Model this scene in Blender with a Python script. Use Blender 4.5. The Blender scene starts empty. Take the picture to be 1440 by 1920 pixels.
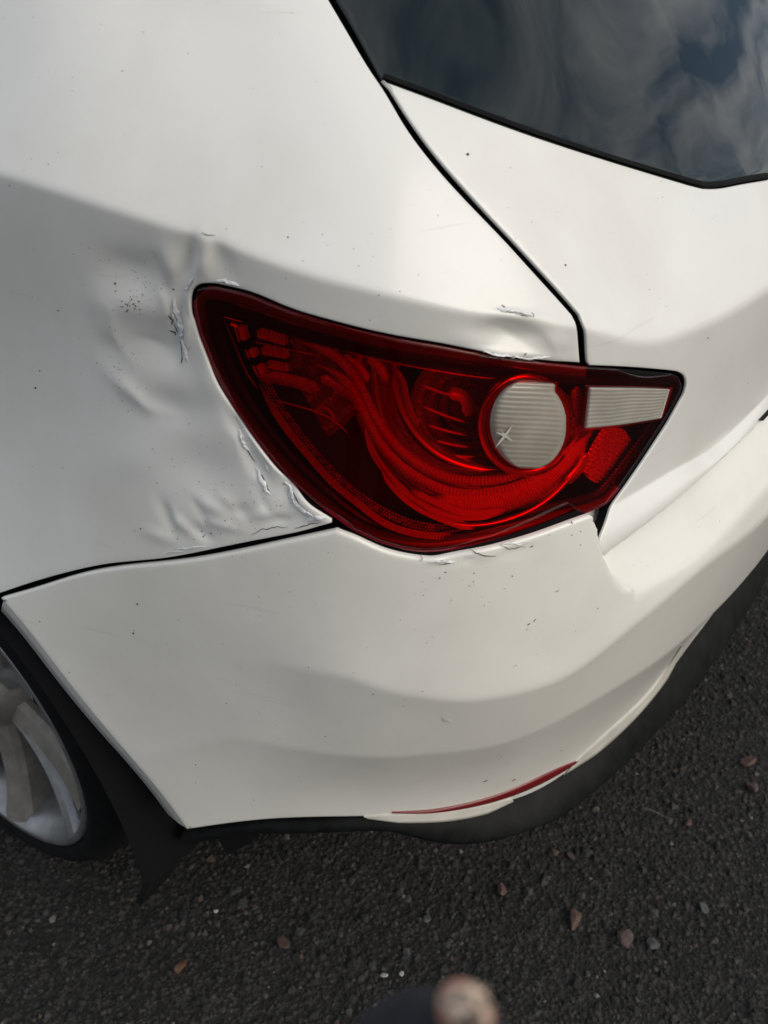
import bpy, bmesh, math, random
import numpy as np
from mathutils import Vector, Matrix
from mathutils.bvhtree import BVHTree
from mathutils.geometry import delaunay_2d_cdt

scene = bpy.context.scene
rng = np.random.default_rng(7)
random.seed(7)

# ------------------------------------------------------------------ camera
CAM = np.array([-1.16, -0.13, 1.14])
YAW, PIT, FPX = math.radians(55), math.radians(-34.4), 1700.0
CF = np.array([math.sin(YAW)*math.cos(PIT), math.cos(YAW)*math.cos(PIT), math.sin(PIT)])
CR = np.cross(CF, [0, 0, 1]); CR /= np.linalg.norm(CR)
CU = np.cross(CR, CF)
cam_data = bpy.data.cameras.new('camera')
cam = bpy.data.objects.new('camera', cam_data)
scene.collection.objects.link(cam)
cam.matrix_world = Matrix(((CR[0], CU[0], -CF[0], CAM[0]), (CR[1], CU[1], -CF[1], CAM[1]), (CR[2], CU[2], -CF[2], CAM[2]), (0, 0, 0, 1)))
cam_data.sensor_fit = 'VERTICAL'
cam_data.sensor_height = 7.68
cam_data.sensor_width = 5.76
cam_data.lens = 7.68*FPX/1920
cam_data.clip_start = 0.02
cam_data.clip_end = 3000
cam_data.dof.use_dof = True
cam_data.dof.focus_distance = 0.72
cam_data.dof.aperture_fstop = 2.1
scene.camera = cam

# ------------------------------------------------------------------ sky, sun, exposure
SUN_AZ = math.radians(174)      # compass heading of the sun, measured from +Y towards +X
SUN_EL = math.radians(33)
world = bpy.data.worlds.new('World'); scene.world = world
world.use_nodes = True
nt = world.node_tree; N = nt.nodes; Lk = nt.links
for n in list(N): N.remove(n)
wo = N.new('ShaderNodeOutputWorld'); bg = N.new('ShaderNodeBackground')
sky = N.new('ShaderNodeTexSky'); sky.sky_type = 'NISHITA'; sky.sun_disc = False
sky.sun_elevation = SUN_EL; sky.sun_rotation = SUN_AZ; sky.air_density = 1.0; sky.dust_density = 1.5
tc = N.new('ShaderNodeTexCoord')
sep = N.new('ShaderNodeSeparateXYZ'); Lk.new(tc.outputs['Generated'], sep.inputs[0])
mz = N.new('ShaderNodeMath'); mz.operation = 'ADD'; mz.inputs[1].default_value = 0.35; Lk.new(sep.outputs['Z'], mz.inputs[0])
dx = N.new('ShaderNodeMath'); dx.operation = 'DIVIDE'; Lk.new(sep.outputs['X'], dx.inputs[0]); Lk.new(mz.outputs[0], dx.inputs[1])
dy = N.new('ShaderNodeMath'); dy.operation = 'DIVIDE'; Lk.new(sep.outputs['Y'], dy.inputs[0]); Lk.new(mz.outputs[0], dy.inputs[1])
cmb = N.new('ShaderNodeCombineXYZ'); Lk.new(dx.outputs[0], cmb.inputs[0]); Lk.new(dy.outputs[0], cmb.inputs[1])
cn = N.new('ShaderNodeTexNoise'); cn.inputs['Scale'].default_value = 2.6; cn.inputs['Detail'].default_value = 6; cn.inputs['Roughness'].default_value = 0.55; cn.inputs['Distortion'].default_value = 0.6
Lk.new(cmb.outputs[0], cn.inputs['Vector'])
cr = N.new('ShaderNodeValToRGB'); cr.color_ramp.elements[0].position = 0.40; cr.color_ramp.elements[1].position = 0.68
Lk.new(cn.outputs['Fac'], cr.inputs[0])
mx = N.new('ShaderNodeMixRGB'); mx.inputs['Color2'].default_value = (14.0, 14.1, 14.1, 1)
Lk.new(cr.outputs['Color'], mx.inputs['Fac']); Lk.new(sky.outputs[0], mx.inputs['Color1'])
Lk.new(mx.outputs[0], bg.inputs['Color']); bg.inputs['Strength'].default_value = 0.082
Lk.new(bg.outputs[0], wo.inputs['Surface'])

sun_data = bpy.data.lights.new('sun', 'SUN'); sun = bpy.data.objects.new('sun', sun_data); scene.collection.objects.link(sun)
sun_data.energy = 1.45; sun_data.angle = math.radians(47); sun_data.color = (1.0, 0.92, 0.78)
sv = Vector((math.sin(SUN_AZ)*math.cos(SUN_EL), math.cos(SUN_AZ)*math.cos(SUN_EL), math.sin(SUN_EL)))
sun.rotation_euler = sv.to_track_quat('Z', 'Y').to_euler()
sun.location = (-6, -5, 8)

scene.view_settings.view_transform = 'Standard'; scene.view_settings.look = 'None'
scene.view_settings.exposure = 0.06; scene.view_settings.gamma = 1.0
scene.view_settings.use_curve_mapping = False

# ------------------------------------------------------------------ small maths
def ray(p):
    p = np.atleast_2d(np.array(p, float))
    d = CF + np.outer((p[:, 0]-720)/FPX, CR) - np.outer((p[:, 1]-960)/FPX, CU)
    return d/np.linalg.norm(d, axis=1)[:, None]
def proj(X):
    d = np.atleast_2d(X)-CAM; z = d@CF
    return np.c_[720+FPX*(d@CR)/z, 960-FPX*(d@CU)/z]
def cspline(t, y, tt):
    t = np.asarray(t, float); y = np.asarray(y, float); tt = np.asarray(tt, float); n = len(t); h = np.diff(t)
    sh = y.shape[1:]; y2 = y.reshape(n, -1)
    A = np.zeros((n, n)); b = np.zeros((n, y2.shape[1])); A[0, 0] = A[-1, -1] = 1
    for i in range(1, n-1):
        A[i, i-1], A[i, i], A[i, i+1] = h[i-1], 2*(h[i-1]+h[i]), h[i]
        b[i] = 6*((y2[i+1]-y2[i])/h[i]-(y2[i]-y2[i-1])/h[i-1])
    m = np.linalg.solve(A, b)
    i = np.clip(np.searchsorted(t, tt)-1, 0, n-2); a = (tt-t[i])[:, None]; c = (t[i+1]-tt)[:, None]; H = h[i][:, None]
    v = (m[i]*c**3+m[i+1]*a**3)/(6*H)+(y2[i]/H-m[i]*H/6)*c+(y2[i+1]/H-m[i+1]*H/6)*a
    d0 = (y2[1]-y2[0])/h[0]-h[0]*(2*m[0]+m[1])/6; d1 = (y2[-1]-y2[-2])/h[-1]+h[-1]*(m[-2]+2*m[-1])/6
    lo = tt < t[0]; hi = tt > t[-1]
    v[lo] = y2[0]+d0*(tt[lo]-t[0])[:, None]; v[hi] = y2[-1]+d1*(tt[hi]-t[-1])[:, None]
    return v.reshape((len(tt),)+sh)
def pchip(t, y, tt):
    t = np.asarray(t, float); y = np.asarray(y, float); h = np.diff(t); d = np.diff(y)/h
    m = np.zeros(len(t)); m[0], m[-1] = d[0], d[-1]
    for i in range(1, len(t)-1):
        if d[i-1]*d[i] > 0:
            w1, w2 = 2*h[i]+h[i-1], h[i]+2*h[i-1]; m[i] = (w1+w2)/(w1/d[i-1]+w2/d[i])
    i = np.clip(np.searchsorted(t, tt)-1, 0, len(t)-2); u = np.clip((tt-t[i])/h[i], 0, 1)
    return y[i]*(1+2*u)*(1-u)**2+h[i]*m[i]*u*(1-u)**2+y[i+1]*u*u*(3-2*u)+h[i]*m[i+1]*u*u*(u-1)
def sstep(x, a, b):
    u = np.clip((x-a)/(b-a), 0, 1); return u*u*(3-2*u)

# plan outline of the car, from the middle of the tail round the left corner to the middle of the nose
PK = np.array([(0, 0), (-.2, .003), (-.40, .018), (-.55, .045), (-.66, .085), (-.745, .155), (-.795, .255), (-.823, .38), (-.837, .55), (-.843, .8),
               (-.845, 1.2), (-.845, 1.7), (-.845, 2.3), (-.84, 2.8), (-.82, 3.3), (-.765, 3.65), (-.64, 3.88), (-.42, 4.0), (-.2, 4.04), (0, 4.05)])
PKf = np.vstack([PK[:0:-1]*[-1, 1], PK, PK[-2:-5:-1]*[-1, 1]])
tk = np.r_[0, np.cumsum(np.hypot(*np.diff(PKf, axis=0).T))]; tk -= tk[len(PK)-1]
S_END = tk[2*len(PK)-2]
SS = np.linspace(-.9, S_END+.2, 12001)
PXY = cspline(tk, PKf, SS)
TG = np.gradient(PXY, SS, axis=0); TG /= np.linalg.norm(TG, axis=1)[:, None]
NXY = np.c_[TG[:, 1], -TG[:, 0]]
if NXY[6000, 0] > 0: NXY = -NXY
def plan(s): return np.c_[np.interp(s, SS, PXY[:, 0]), np.interp(s, SS, PXY[:, 1])]
def pnor(s): return np.c_[np.interp(s, SS, NXY[:, 0]), np.interp(s, SS, NXY[:, 1])]
def cyl(p, o):
    p = np.atleast_2d(p); o = np.broadcast_to(o, (len(p),)); out = []
    for d, oo in zip(ray(p), o):
        q = PXY-NXY*oo-CAM[:2]
        g = q[:, 0]*d[1]-q[:, 1]*d[0]; t = (q[:, 0]*d[0]+q[:, 1]*d[1])/(d[0]**2+d[1]**2)
        k = np.where((g[:-1]*g[1:] <= 0) & (t[:-1] > 0))[0]; k = k[np.argmin(t[k])]
        w = g[k]/(g[k]-g[k+1]); out.append((SS[k]+w*(SS[k+1]-SS[k]), CAM[2]+(t[k]+w*(t[k+1]-t[k]))*d[2]))
    return np.array(out)

# ------------------------------------------------------------------ materials
def newmat(name):
    m = bpy.data.materials.new(name); m.use_nodes = True; t = m.node_tree
    for n in list(t.nodes): t.nodes.remove(n)
    o = t.nodes.new('ShaderNodeOutputMaterial'); return m, t, o
def principled(t, o, **k):
    b = t.nodes.new('ShaderNodeBsdfPrincipled'); t.links.new(b.outputs[0], o.inputs['Surface'])
    for a, v in k.items(): b.inputs[a].default_value = v
    return b
def noise(t, scale, detail=4, rough=.55, vec=None):
    n = t.nodes.new('ShaderNodeTexNoise'); n.inputs['Scale'].default_value = scale; n.inputs['Detail'].default_value = detail; n.inputs['Roughness'].default_value = rough
    if vec is not None: t.links.new(vec, n.inputs['Vector'])
    return n
def ramp(t, src, p0, p1, c0=(0, 0, 0, 1), c1=(1, 1, 1, 1)):
    r = t.nodes.new('ShaderNodeValToRGB'); e = r.color_ramp.elements; e[0].position, e[1].position = p0, p1; e[0].color, e[1].color = c0, c1
    t.links.new(src, r.inputs[0]); return r
def mixc(t, fac, a, b, mode='MIX'):
    m = t.nodes.new('ShaderNodeMixRGB'); m.blend_type = mode
    for s, v in (('Fac', fac), ('Color1', a), ('Color2', b)):
        if isinstance(v, (tuple, float, int)): m.inputs[s].default_value = v
        else: t.links.new(v, m.inputs[s])
    return m
def objco(t):
    c = t.nodes.new('ShaderNodeTexCoord'); return c.outputs['Object']
def bump(t, h, strength, dist):
    b = t.nodes.new('ShaderNodeBump'); b.inputs['Strength'].default_value = strength; b.inputs['Distance'].default_value = dist
    t.links.new(h, b.inputs['Height']); return b

def mat_paint(name='white_paint', base=(.80, .795, .77, 1)):
    m, t, o = newmat(name); v = objco(t)
    b = principled(t, o, Roughness=.45)
    b.inputs['Coat Weight'].default_value = .9; b.inputs['Coat Roughness'].default_value = .05; b.inputs['Coat IOR'].default_value = 1.5
    # road film: broad faint patches
    n1 = noise(t, 7, 6, .6, v); r1 = ramp(t, n1.outputs['Fac'], .45, .8)
    c = mixc(t, r1.outputs[0], base, (.70, .68, .63, 1))
    # fine dust specks
    vo = t.nodes.new('ShaderNodeTexVoronoi'); vo.inputs['Scale'].default_value = 95; t.links.new(v, vo.inputs['Vector'])
    r2 = ramp(t, vo.outputs['Distance'], .035, .075, (1, 1, 1, 1), (0, 0, 0, 1))
    n2 = noise(t, 11, 3, .5, v); r3 = ramp(t, n2.outputs['Fac'], .52, .66)
    mm = t.nodes.new('ShaderNodeMath'); mm.operation = 'MULTIPLY'; t.links.new(r2.outputs[0], mm.inputs[0]); t.links.new(r3.outputs[0], mm.inputs[1])
    c2 = mixc(t, mm.outputs[0], c.outputs[0], (.30, .27, .23, 1))
    # hairline scratches
    mp = t.nodes.new('ShaderNodeMapping'); mp.inputs['Scale'].default_value = (6, 9, 160); mp.inputs['Rotation'].default_value = (.5, .9, .3); t.links.new(v, mp.inputs[0])
    n3 = noise(t, 1.0, 2, .5, mp.outputs[0]); r4 = ramp(t, n3.outputs['Fac'], .70, .74)
    mm2 = t.nodes.new('ShaderNodeMath'); mm2.operation = 'MULTIPLY'; mm2.inputs[1].default_value = .22; t.links.new(r4.outputs[0], mm2.inputs[0])
    c3 = mixc(t, mm2.outputs[0], c2.outputs[0], (.55, .54, .52, 1))
    t.links.new(c3.outputs[0], b.inputs['Base Color'])
    rr = ramp(t, n1.outputs['Fac'], .3, .8, (.14, .14, .14, 1), (.24, .24, .24, 1)); t.links.new(rr.outputs[0], b.inputs['Coat Roughness'])
    # slight orange peel in the clear coat
    n4 = noise(t, 260, 2, .5, v); bp = bump(t, n4.outputs['Fac'], .05, .0006); t.links.new(bp.outputs[0], b.inputs['Coat Normal'])
    return m
def mat_simple(name, col, rough=.5, metal=0., nscale=None, namp=.3, bumpd=0., coat=0., spec=.5):
    m, t, o = newmat(name); b = principled(t, o, Roughness=rough, Metallic=metal)
    b.inputs['Base Color'].default_value = (*col, 1); b.inputs['Coat Weight'].default_value = coat; b.inputs['Specular IOR Level'].default_value = spec
    if nscale:
        v = objco(t); n = noise(t, nscale, 5, .6, v)
        lo = tuple(c*(1-namp) for c in col)+(1,); hi = tuple(min(1, c*(1+namp)) for c in col)+(1,)
        r = ramp(t, n.outputs['Fac'], .3, .7, lo, hi); t.links.new(r.outputs[0], b.inputs['Base Color'])
        if bumpd: bp = bump(t, n.outputs['Fac'], .6, bumpd); t.links.new(bp.outputs[0], b.inputs['Normal'])
    return m
def mat_lens(name, col, ior=1.42, rough=.02, body=None):
    m, t, o = newmat(name)
    tr = t.nodes.new('ShaderNodeBsdfTransparent'); tr.inputs[0].default_value = (*col, 1)
    gl = t.nodes.new('ShaderNodeBsdfGlossy'); gl.inputs['Roughness'].default_value = rough
    n_ = noise(t, 14, 2, .5, objco(t)); bp = bump(t, n_.outputs['Fac'], .12, .004); t.links.new(bp.outputs[0], gl.inputs['Normal'])
    fr = t.nodes.new('ShaderNodeFresnel'); fr.inputs[0].default_value = ior
    mi = t.nodes.new('ShaderNodeMixShader'); t.links.new(fr.outputs[0], mi.inputs[0]); t.links.new(tr.outputs[0], mi.inputs[1]); t.links.new(gl.outputs[0], mi.inputs[2])
    out = mi.outputs[0]
    if body:   # moulded plastic is not perfectly clear: a little light scatters in it
        df = t.nodes.new('ShaderNodeBsdfDiffuse'); df.inputs[0].default_value = (*body[1], 1); m2 = t.nodes.new('ShaderNodeMixShader'); m2.inputs[0].default_value = body[0]
        t.links.new(out, m2.inputs[1]); t.links.new(df.outputs[0], m2.inputs[2]); out = m2.outputs[0]
    t.links.new(out, o.inputs['Surface']); return m

M = {}
M['paint'] = mat_paint()
M['bumper_paint'] = mat_paint('cream_white_bumper_paint', (.80, .785, .735, 1))
M['black_gap'] = mat_simple('black_trim_and_gap_shade', (.006, .006, .007), .8, spec=.15)  # black trim, also painted inside panel gaps in place of shade
M['black_plastic'] = mat_simple('black_plastic', (.007, .0075, .008), .6, nscale=60, namp=.5, bumpd=.0006, spec=.16)
M['rubber'] = mat_simple('rubber', (.006, .007, .007), .85, nscale=40, namp=.4, bumpd=.0008, spec=.15)
M['alloy'] = mat_simple('silver_alloy', (.30, .305, .315), .36, .7, nscale=45, namp=.2)
M['alloy_dirty'] = mat_simple('dirty_alloy', (.27, .25, .225), .5, .45, nscale=35, namp=.25)
M['glass'] = None
M['lens_red'] = mat_lens('red_lens', (1.0, .04, .03), body=(.005, (.95, .01, .012)))
M['lens_clear'] = mat_lens('clear_lens', (.9, .88, .84))
M['wine'] = mat_simple('wine_plastic', (.16, .003, .010), .2, coat=.3)
M['wine_dark'] = mat_simple('dark_wine_plastic', (.012, .0006, .001), .3)
M['red_refl'] = mat_simple('red_reflector', (1.0, .06, .035), .14, .9)
M['red_soft_smooth'] = mat_simple('red_plastic', (.80, .022, .016), .28, .45, coat=.5)
def mat_facet(name, col, rough, metal, scale, coat):
    m, t, o = newmat(name); v = objco(t); b = principled(t, o, Roughness=rough, Metallic=metal); b.inputs['Base Color'].default_value = (*col, 1)
    b.inputs['Coat Weight'].default_value = coat; b.inputs['Coat Roughness'].default_value = .08
    vo = t.nodes.new('ShaderNodeTexVoronoi'); vo.inputs['Scale'].default_value = scale; t.links.new(v, vo.inputs['Vector'])
    bp = bump(t, vo.outputs['Distance'], .7, .0016); t.links.new(bp.outputs[0], b.inputs['Normal']); t.links.new(bp.outputs[0], b.inputs['Coat Normal']); return m
M['red_mid'] = mat_facet('mid_red_plastic', (.28, .008, .007), .22, .3, 300, .6)
M['red_dark'] = mat_simple('dark_red_plastic', (.07, .002, .002), .3, .1)
M['red_lamp'] = mat_simple('reflector_red', (.15, .006, .009), .35, coat=.2)
M['dirt_white'] = mat_simple('grimy_white', (.52, .50, .45), .5, nscale=40, namp=.12)
M['flake'] = mat_simple('torn_paint', (.74, .75, .76), .35, nscale=160, namp=.22, bumpd=.0008, coat=.5)
M['primer'] = mat_simple('bare_primer', (.10, .10, .105), .7, nscale=200, namp=.6)
M['speck'] = mat_simple('chip_spot', (.075, .07, .062), .8)
M['chrome'] = mat_simple('chrome', (.6, .6, .6), .12, 1.)

def mat_milky(name, col, axis_scale):
    m, t, o = newmat(name); v = objco(t)
    b = principled(t, o, Roughness=.28); b.inputs['Coat Weight'].default_value = .7; b.inputs['Coat Roughness'].default_value = .06
    b.inputs['Subsurface Weight'].default_value = .25; b.inputs['Subsurface Scale'].default_value = .01
    n = noise(t, 35, 3, .5, v)
    r = ramp(t, n.outputs['Fac'], .3, .72, (*[c*.86 for c in col], 1), (*[min(1, c*1.1) for c in col], 1)); t.links.new(r.outputs[0], b.inputs['Base Color'])
    return m
M['milky'] = mat_milky('milky_lens', (.36, .33, .285), (4, 4, 330))
M['milky2'] = mat_milky('milky_reverse_lens', (.40, .375, .33), (14, 14, 420))

def mat_glass():
    m, t, o = newmat('tinted_glass'); v = objco(t)
    b = principled(t, o, Roughness=.015); b.inputs['Base Color'].default_value = (.006, .012, .014, 1); b.inputs['IOR'].default_value = 1.43
    mp = t.nodes.new('ShaderNodeMapping'); mp.inputs['Scale'].default_value = (4.5, 1.6, 1.6); mp.inputs['Rotation'].default_value = (0, .35, .3); t.links.new(v, mp.inputs[0])
    n = noise(t, 1.6, 2, .45, mp.outputs[0]); bp = bump(t, n.outputs['Fac'], .13, .02); t.links.new(bp.outputs[0], b.inputs['Normal'])
    return m
M['glass'] = mat_glass()

# ------------------------------------------------------------------ object helpers
COL = scene.collection
def mesh_obj(name, verts, faces, mat, parent=None, smooth=True, mats=None, midx=None):
    me = bpy.data.meshes.new(name)
    verts = np.asarray(verts, np.float32); me.vertices.add(len(verts)); me.vertices.foreach_set('co', verts.ravel())
    ln = np.array([len(f) for f in faces], np.int32); fl = np.concatenate([np.asarray(f, np.int32) for f in faces]) if len(faces) else np.zeros(0, np.int32)
    me.loops.add(len(fl)); me.loops.foreach_set('vertex_index', fl)
    me.polygons.add(len(ln)); me.polygons.foreach_set('loop_start', np.r_[0, np.cumsum(ln)[:-1]].astype(np.int32)); me.polygons.foreach_set('loop_total', ln)
    for m in (mats or [mat]): me.materials.append(m)
    if midx is not None: me.polygons.foreach_set('material_index', np.asarray(midx, np.int32))
    me.update(calc_edges=True); me.validate()
    me.polygons.foreach_set('use_smooth', np.full(len(me.polygons), smooth))
    ob = bpy.data.objects.new(name, me); COL.objects.link(ob)
    if parent is not None: ob.parent = parent
    return ob
def grid_faces(a, b, flip=False, wrap_a=False):
    i, j = np.meshgrid(np.arange(a if wrap_a else a-1), np.arange(b-1), indexing='ij'); i2 = (i+1) % a
    q = np.stack([i*b+j, i2*b+j, i2*b+j+1, i*b+j+1], -1).reshape(-1, 4)
    return q[:, ::-1] if flip else q
def thing(name, label, cat, loc=(0, 0, 0), group=None):
    o = bpy.data.objects.new(name, None); COL.objects.link(o); o.location = loc; o.empty_display_size = .1
    o['label'] = label; o['category'] = cat
    if group: o['group'] = group
    return o
def tag(o, label, cat, group=None):
    o['label'] = label; o['category'] = cat
    if group: o['group'] = group
    return o
def orient(ob, toward=None):
    bm = bmesh.new(); bm.from_mesh(ob.data); bmesh.ops.recalc_face_normals(bm, faces=bm.faces[:])
    bm.to_mesh(ob.data); bm.free()
def mirror_of(ob, parent):
    me = ob.data.copy(); me.transform(Matrix.Diagonal((-1, 1, 1, 1))); me.flip_normals()
    o = bpy.data.objects.new(ob.name.split('.')[0], me); COL.objects.link(o); o.parent = parent; return o

# ------------------------------------------------------------------ lofted body surface
class Surf:
    def __init__(self, S, W, pos):
        self.S, self.W, self.pos = S, W, pos
        a, b = len(S), len(W)
        ds = np.gradient(pos, axis=0); dw = np.gradient(pos, axis=1); n = np.cross(ds, dw); n /= np.linalg.norm(n, axis=2)[..., None]+1e-12
        k = a//4
        self.nor = n
        c = np.array([0, 1.9, .7]);
        if np.mean(np.sum(n*(pos-c), axis=2)) < 0: self.nor = -n
        i, j = np.meshgrid(np.arange(a-1), np.arange(b-1), indexing='ij'); v = (i*b+j).ravel()
        self.tri = np.concatenate([np.stack([v, v+b, v+b+1], 1), np.stack([v, v+b+1, v+1], 1)])
        self.bvh = BVHTree.FromPolygons(pos.reshape(-1, 3).tolist(), self.tri.tolist())
    def _at(self, loc, fi):
        t = self.tri[fi]; P = self.pos.reshape(-1, 3)[t]; v0, v1, v2 = P[1]-P[0], P[2]-P[0], np.array(loc)-P[0]
        d00, d01, d11, d20, d21 = v0@v0, v0@v1, v1@v1, v2@v0, v2@v1; dn = d00*d11-d01*d01
        b1 = (d11*d20-d01*d21)/dn; b2 = (d00*d21-d01*d20)/dn; bb = np.array([1-b1-b2, b1, b2])
        nb = len(self.W); return bb@self.S[t//nb], bb@self.W[t % nb]
    def px(self, pts):
        D = ray(pts); o = Vector(CAM); L = np.zeros((len(D), 3)); I = np.zeros(len(D), int); rc = self.bvh.ray_cast
        for k, d in enumerate(D):
            loc, _, fi, _ = rc(o, d)
            if loc is None: raise RuntimeError('ray misses surface at pixel %s' % (np.atleast_2d(pts)[k],))
            L[k] = loc; I[k] = fi
        t = self.tri[I]; P = self.pos.reshape(-1, 3)[t]; v0, v1, v2 = P[:, 1]-P[:, 0], P[:, 2]-P[:, 0], L-P[:, 0]
        dt = lambda x, y: np.sum(x*y, 1)
        d00, d01, d11, d20, d21 = dt(v0, v0), dt(v0, v1), dt(v1, v1), dt(v2, v0), dt(v2, v1); dn = d00*d11-d01*d01
        b1 = (d11*d20-d01*d21)/dn; b2 = (d00*d21-d01*d20)/dn; bb = np.stack([1-b1-b2, b1, b2], 1); nb = len(self.W)
        return np.c_[np.sum(bb*self.S[t//nb], 1), np.sum(bb*self.W[t % nb], 1)]
    def from3(self, org, d):
        loc, _, fi, _ = self.bvh.ray_cast(Vector(org), Vector(d)); return self._at(loc, fi)
    def _bl(self, G, s, w):
        i = np.clip(np.searchsorted(self.S, s)-1, 0, len(self.S)-2); j = np.clip(np.searchsorted(self.W, w)-1, 0, len(self.W)-2)
        u = np.clip((s-self.S[i])/(self.S[i+1]-self.S[i]), 0, 1)[:, None]; v = np.clip((w-self.W[j])/(self.W[j+1]-self.W[j]), 0, 1)[:, None]
        return G[i, j]*(1-u)*(1-v)+G[i+1, j]*u*(1-v)+G[i, j+1]*(1-u)*v+G[i+1, j+1]*u*v
    def ev(self, sw): return self._bl(self.pos, sw[:, 0], sw[:, 1])
    def nv(self, sw):
        n = self._bl(self.nor, sw[:, 0], sw[:, 1]); return n/np.linalg.norm(n, axis=1)[:, None]

def loft(S, rows, sharp, step, smooth_sig):
    """rows: K x len(S) x 3; sharp: indices of crease rows; returns Surf"""
    rows = np.asarray(rows); K = len(rows)
    sel = (S > .1) & (S < 1.3)
    ch = np.r_[0, np.cumsum([np.linalg.norm(rows[k+1]-rows[k], axis=1)[sel].mean() for k in range(K-1)])]
    W = np.arange(0, ch[-1]+1e-6, step); pos = np.zeros((len(W), len(S), 3))
    cuts = [0]+list(sharp)+[K-1]
    for a, b in zip(cuts[:-1], cuts[1:]):
        m = (W >= ch[a]-1e-9) & (W <= ch[b]+1e-9)
        if b-a == 1:
            u = ((W[m]-ch[a])/(ch[b]-ch[a]))[:, None, None]; pos[m] = rows[a]*(1-u)+rows[b]*u
        else: pos[m] = cspline(ch[a:b+1], rows[a:b+1], W[m])
    if smooth_sig:
        k = int(4*smooth_sig)+1; g = np.exp(-.5*(np.arange(-k, k+1)/smooth_sig)**2); g /= g.sum()
        pp = np.concatenate([2*pos[:1]-pos[k:0:-1], pos, 2*pos[-1:]-pos[-2:-k-2:-1]])
        pos = sum(g[i]*pp[i:i+len(pos)] for i in range(2*k+1))
    return Surf(S, W, pos.transpose(1, 0, 2)), ch

def sarr(fine=.003):
    return np.unique(np.round(np.concatenate([np.arange(-.06, .40, .012), np.arange(.40, .56, fine), np.arange(.56, .63, .0015), np.arange(.63, 1.10, fine), np.arange(1.10, 1.4, .008), np.arange(1.4, S_END+.061, .03)]), 5))
SA = sarr()
def kn(pairs, fn=pchip):
    p = np.array(sorted(pairs)); return fn(p[:, 0], p[:, 1], np.abs(SA))
def row_io(z, o):
    P2 = plan(SA)-pnor(SA)*o[:, None]; return np.c_[P2, z]
def row3(knots, mirror=True):
    k = np.array(knots); k = np.vstack([(k[1:4]*[-1, -1, 1, 1])[::-1], k]); return cspline(k[:, 0], k[:, 1:], SA)
E1 = S_END
crease_px = np.array([(0, 325), (100, 355), (200, 388), (300, 420), (400, 450), (500, 487), (600, 520), (700, 545), (800, 568), (900, 588), (1000, 602), (1085, 614), (1240, 640)])
cz = cyl(crease_px, .012)
z3 = kn([(0, .862), (.35, .862), (.45, .864)]+[tuple(c) for c in cz]+[(1.3, 1.0), (2.4, .985), (3.6, .90), (4.2, .80), (E1, .74)])
o3 = kn([(0, .012), (E1, .012)])
# mm radius handled by smoothing
rows = []
rows.append(row3([(0, 0, .85, 1.435), (.4, -.17, .86, 1.435), (.65, -.22, .90, 1.435), (.78, -.25, .95, 1.435), (.9, -.27, 1.0, 1.437), (1.05, -.28, 1.08, 1.44), (1.3, -.28, 1.25, 1.445), (2.0, -.28, 1.8, 1.45), (2.8, -.27, 2.25, 1.42), (3.6, -.25, 2.40, 1.39), (4.2, -.2, 2.42, 1.385), (E1, 0, 2.43, 1.385)]))
rows.append(row3([(0, 0, .45, 1.405), (.4, -.35, .47, 1.40), (.65, -.47, .52, 1.39), (.78, -.525, .59, 1.385), (.9, -.55, .68, 1.385), (1.05, -.565, .80, 1.39), (1.3, -.575, 1.0, 1.395), (2.0, -.58, 1.6, 1.41), (2.8, -.57, 2.15, 1.385), (3.6, -.53, 2.50, 1.32), (4.2, -.40, 2.62, 1.30), (E1, 0, 2.66, 1.29)]))
rows.append(row3([(0, 0, .245, 1.2), (.4, -.385, .268, 1.2), (.65, -.58, .325, 1.19), (.78, -.655, .395, 1.19), (.9, -.692, .48, 1.19), (1.05, -.707, .60, 1.19), (1.3, -.715, .83, 1.19), (2.0, -.72, 1.5, 1.19), (2.8, -.71, 2.3, 1.16), (3.6, -.68, 2.95, 1.02), (4.2, -.5, 3.12, 1.0), (E1, 0, 3.18, 1.0)]))
z2 = kn([(0, .945), (.40, .947), (.55, .958), (.65, .975), (.78, 1.005), (.9, 1.03), (1.05, 1.055), (1.3, 1.06), (2.4, 1.05), (3.6, .95), (4.2, .90), (E1, .88)])
o2 = kn([(0, .055), (.4, .055), (.65, .062), (.78, .064), (.9, .060), (1.05, .052), (1.3, .047), (2.6, .05), (3.4, .08), (4.2, .30), (E1, .34)])
rows.append(row_io(z2, o2))
rows.append(row_io(z3, o3))
z4 = z3-kn([(0, .035), (.55, .035), (1.1, .045), (E1, .04)]); o4 = kn([(0, .0135), (.5, .0135), (.66, .0145), (.8, .0155), (1.1, .0165), (2, .016), (E1, .0)])
rows.append(row_io(z4, o4))
z5 = z3-kn([(0, .075), (.55, .08), (.7, .09), (.9, .12), (1.2, .16), (E1, .16)]); o5 = kn([(0, .016), (.6, .016), (.8, .0155), (.95, .020), (1.1, .025), (2, .018), (E1, -.01)])
rows.append(row_io(z5, o5))
seam_q = np.array([(0, 1112), (60, 1092), (140, 1070), (200, 1058), (300, 1048), (400, 1030), (500, 1010), (580, 993), (622, 980)])
zs = cyl(seam_q, .008)
hA = cyl([(1140, 950), (1250, 890), (1350, 830)], .016)
z6 = kn([(0, .722), (.2, .724)]+[tuple(c) for c in hA]+[(.68, .752), (.75, .765)]+[tuple(c) for c in zs if c[0] > .8]+[(1.35, .56), (2.6, .55), (E1, .52)])
o6 = kn([(0, .018), (.5, .017), (.62, .014), (.8, .009), (1.1, .006), (2, .004), (E1, -.02)])
rows.append(row_io(z6, o6))
hB = cyl([(1133, 1045), (1250, 960), (1350, 872), (1440, 788)], [.004, .006, .010, .014])
print('hA', hA.tolist(), 'hB', hB.tolist())
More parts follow.
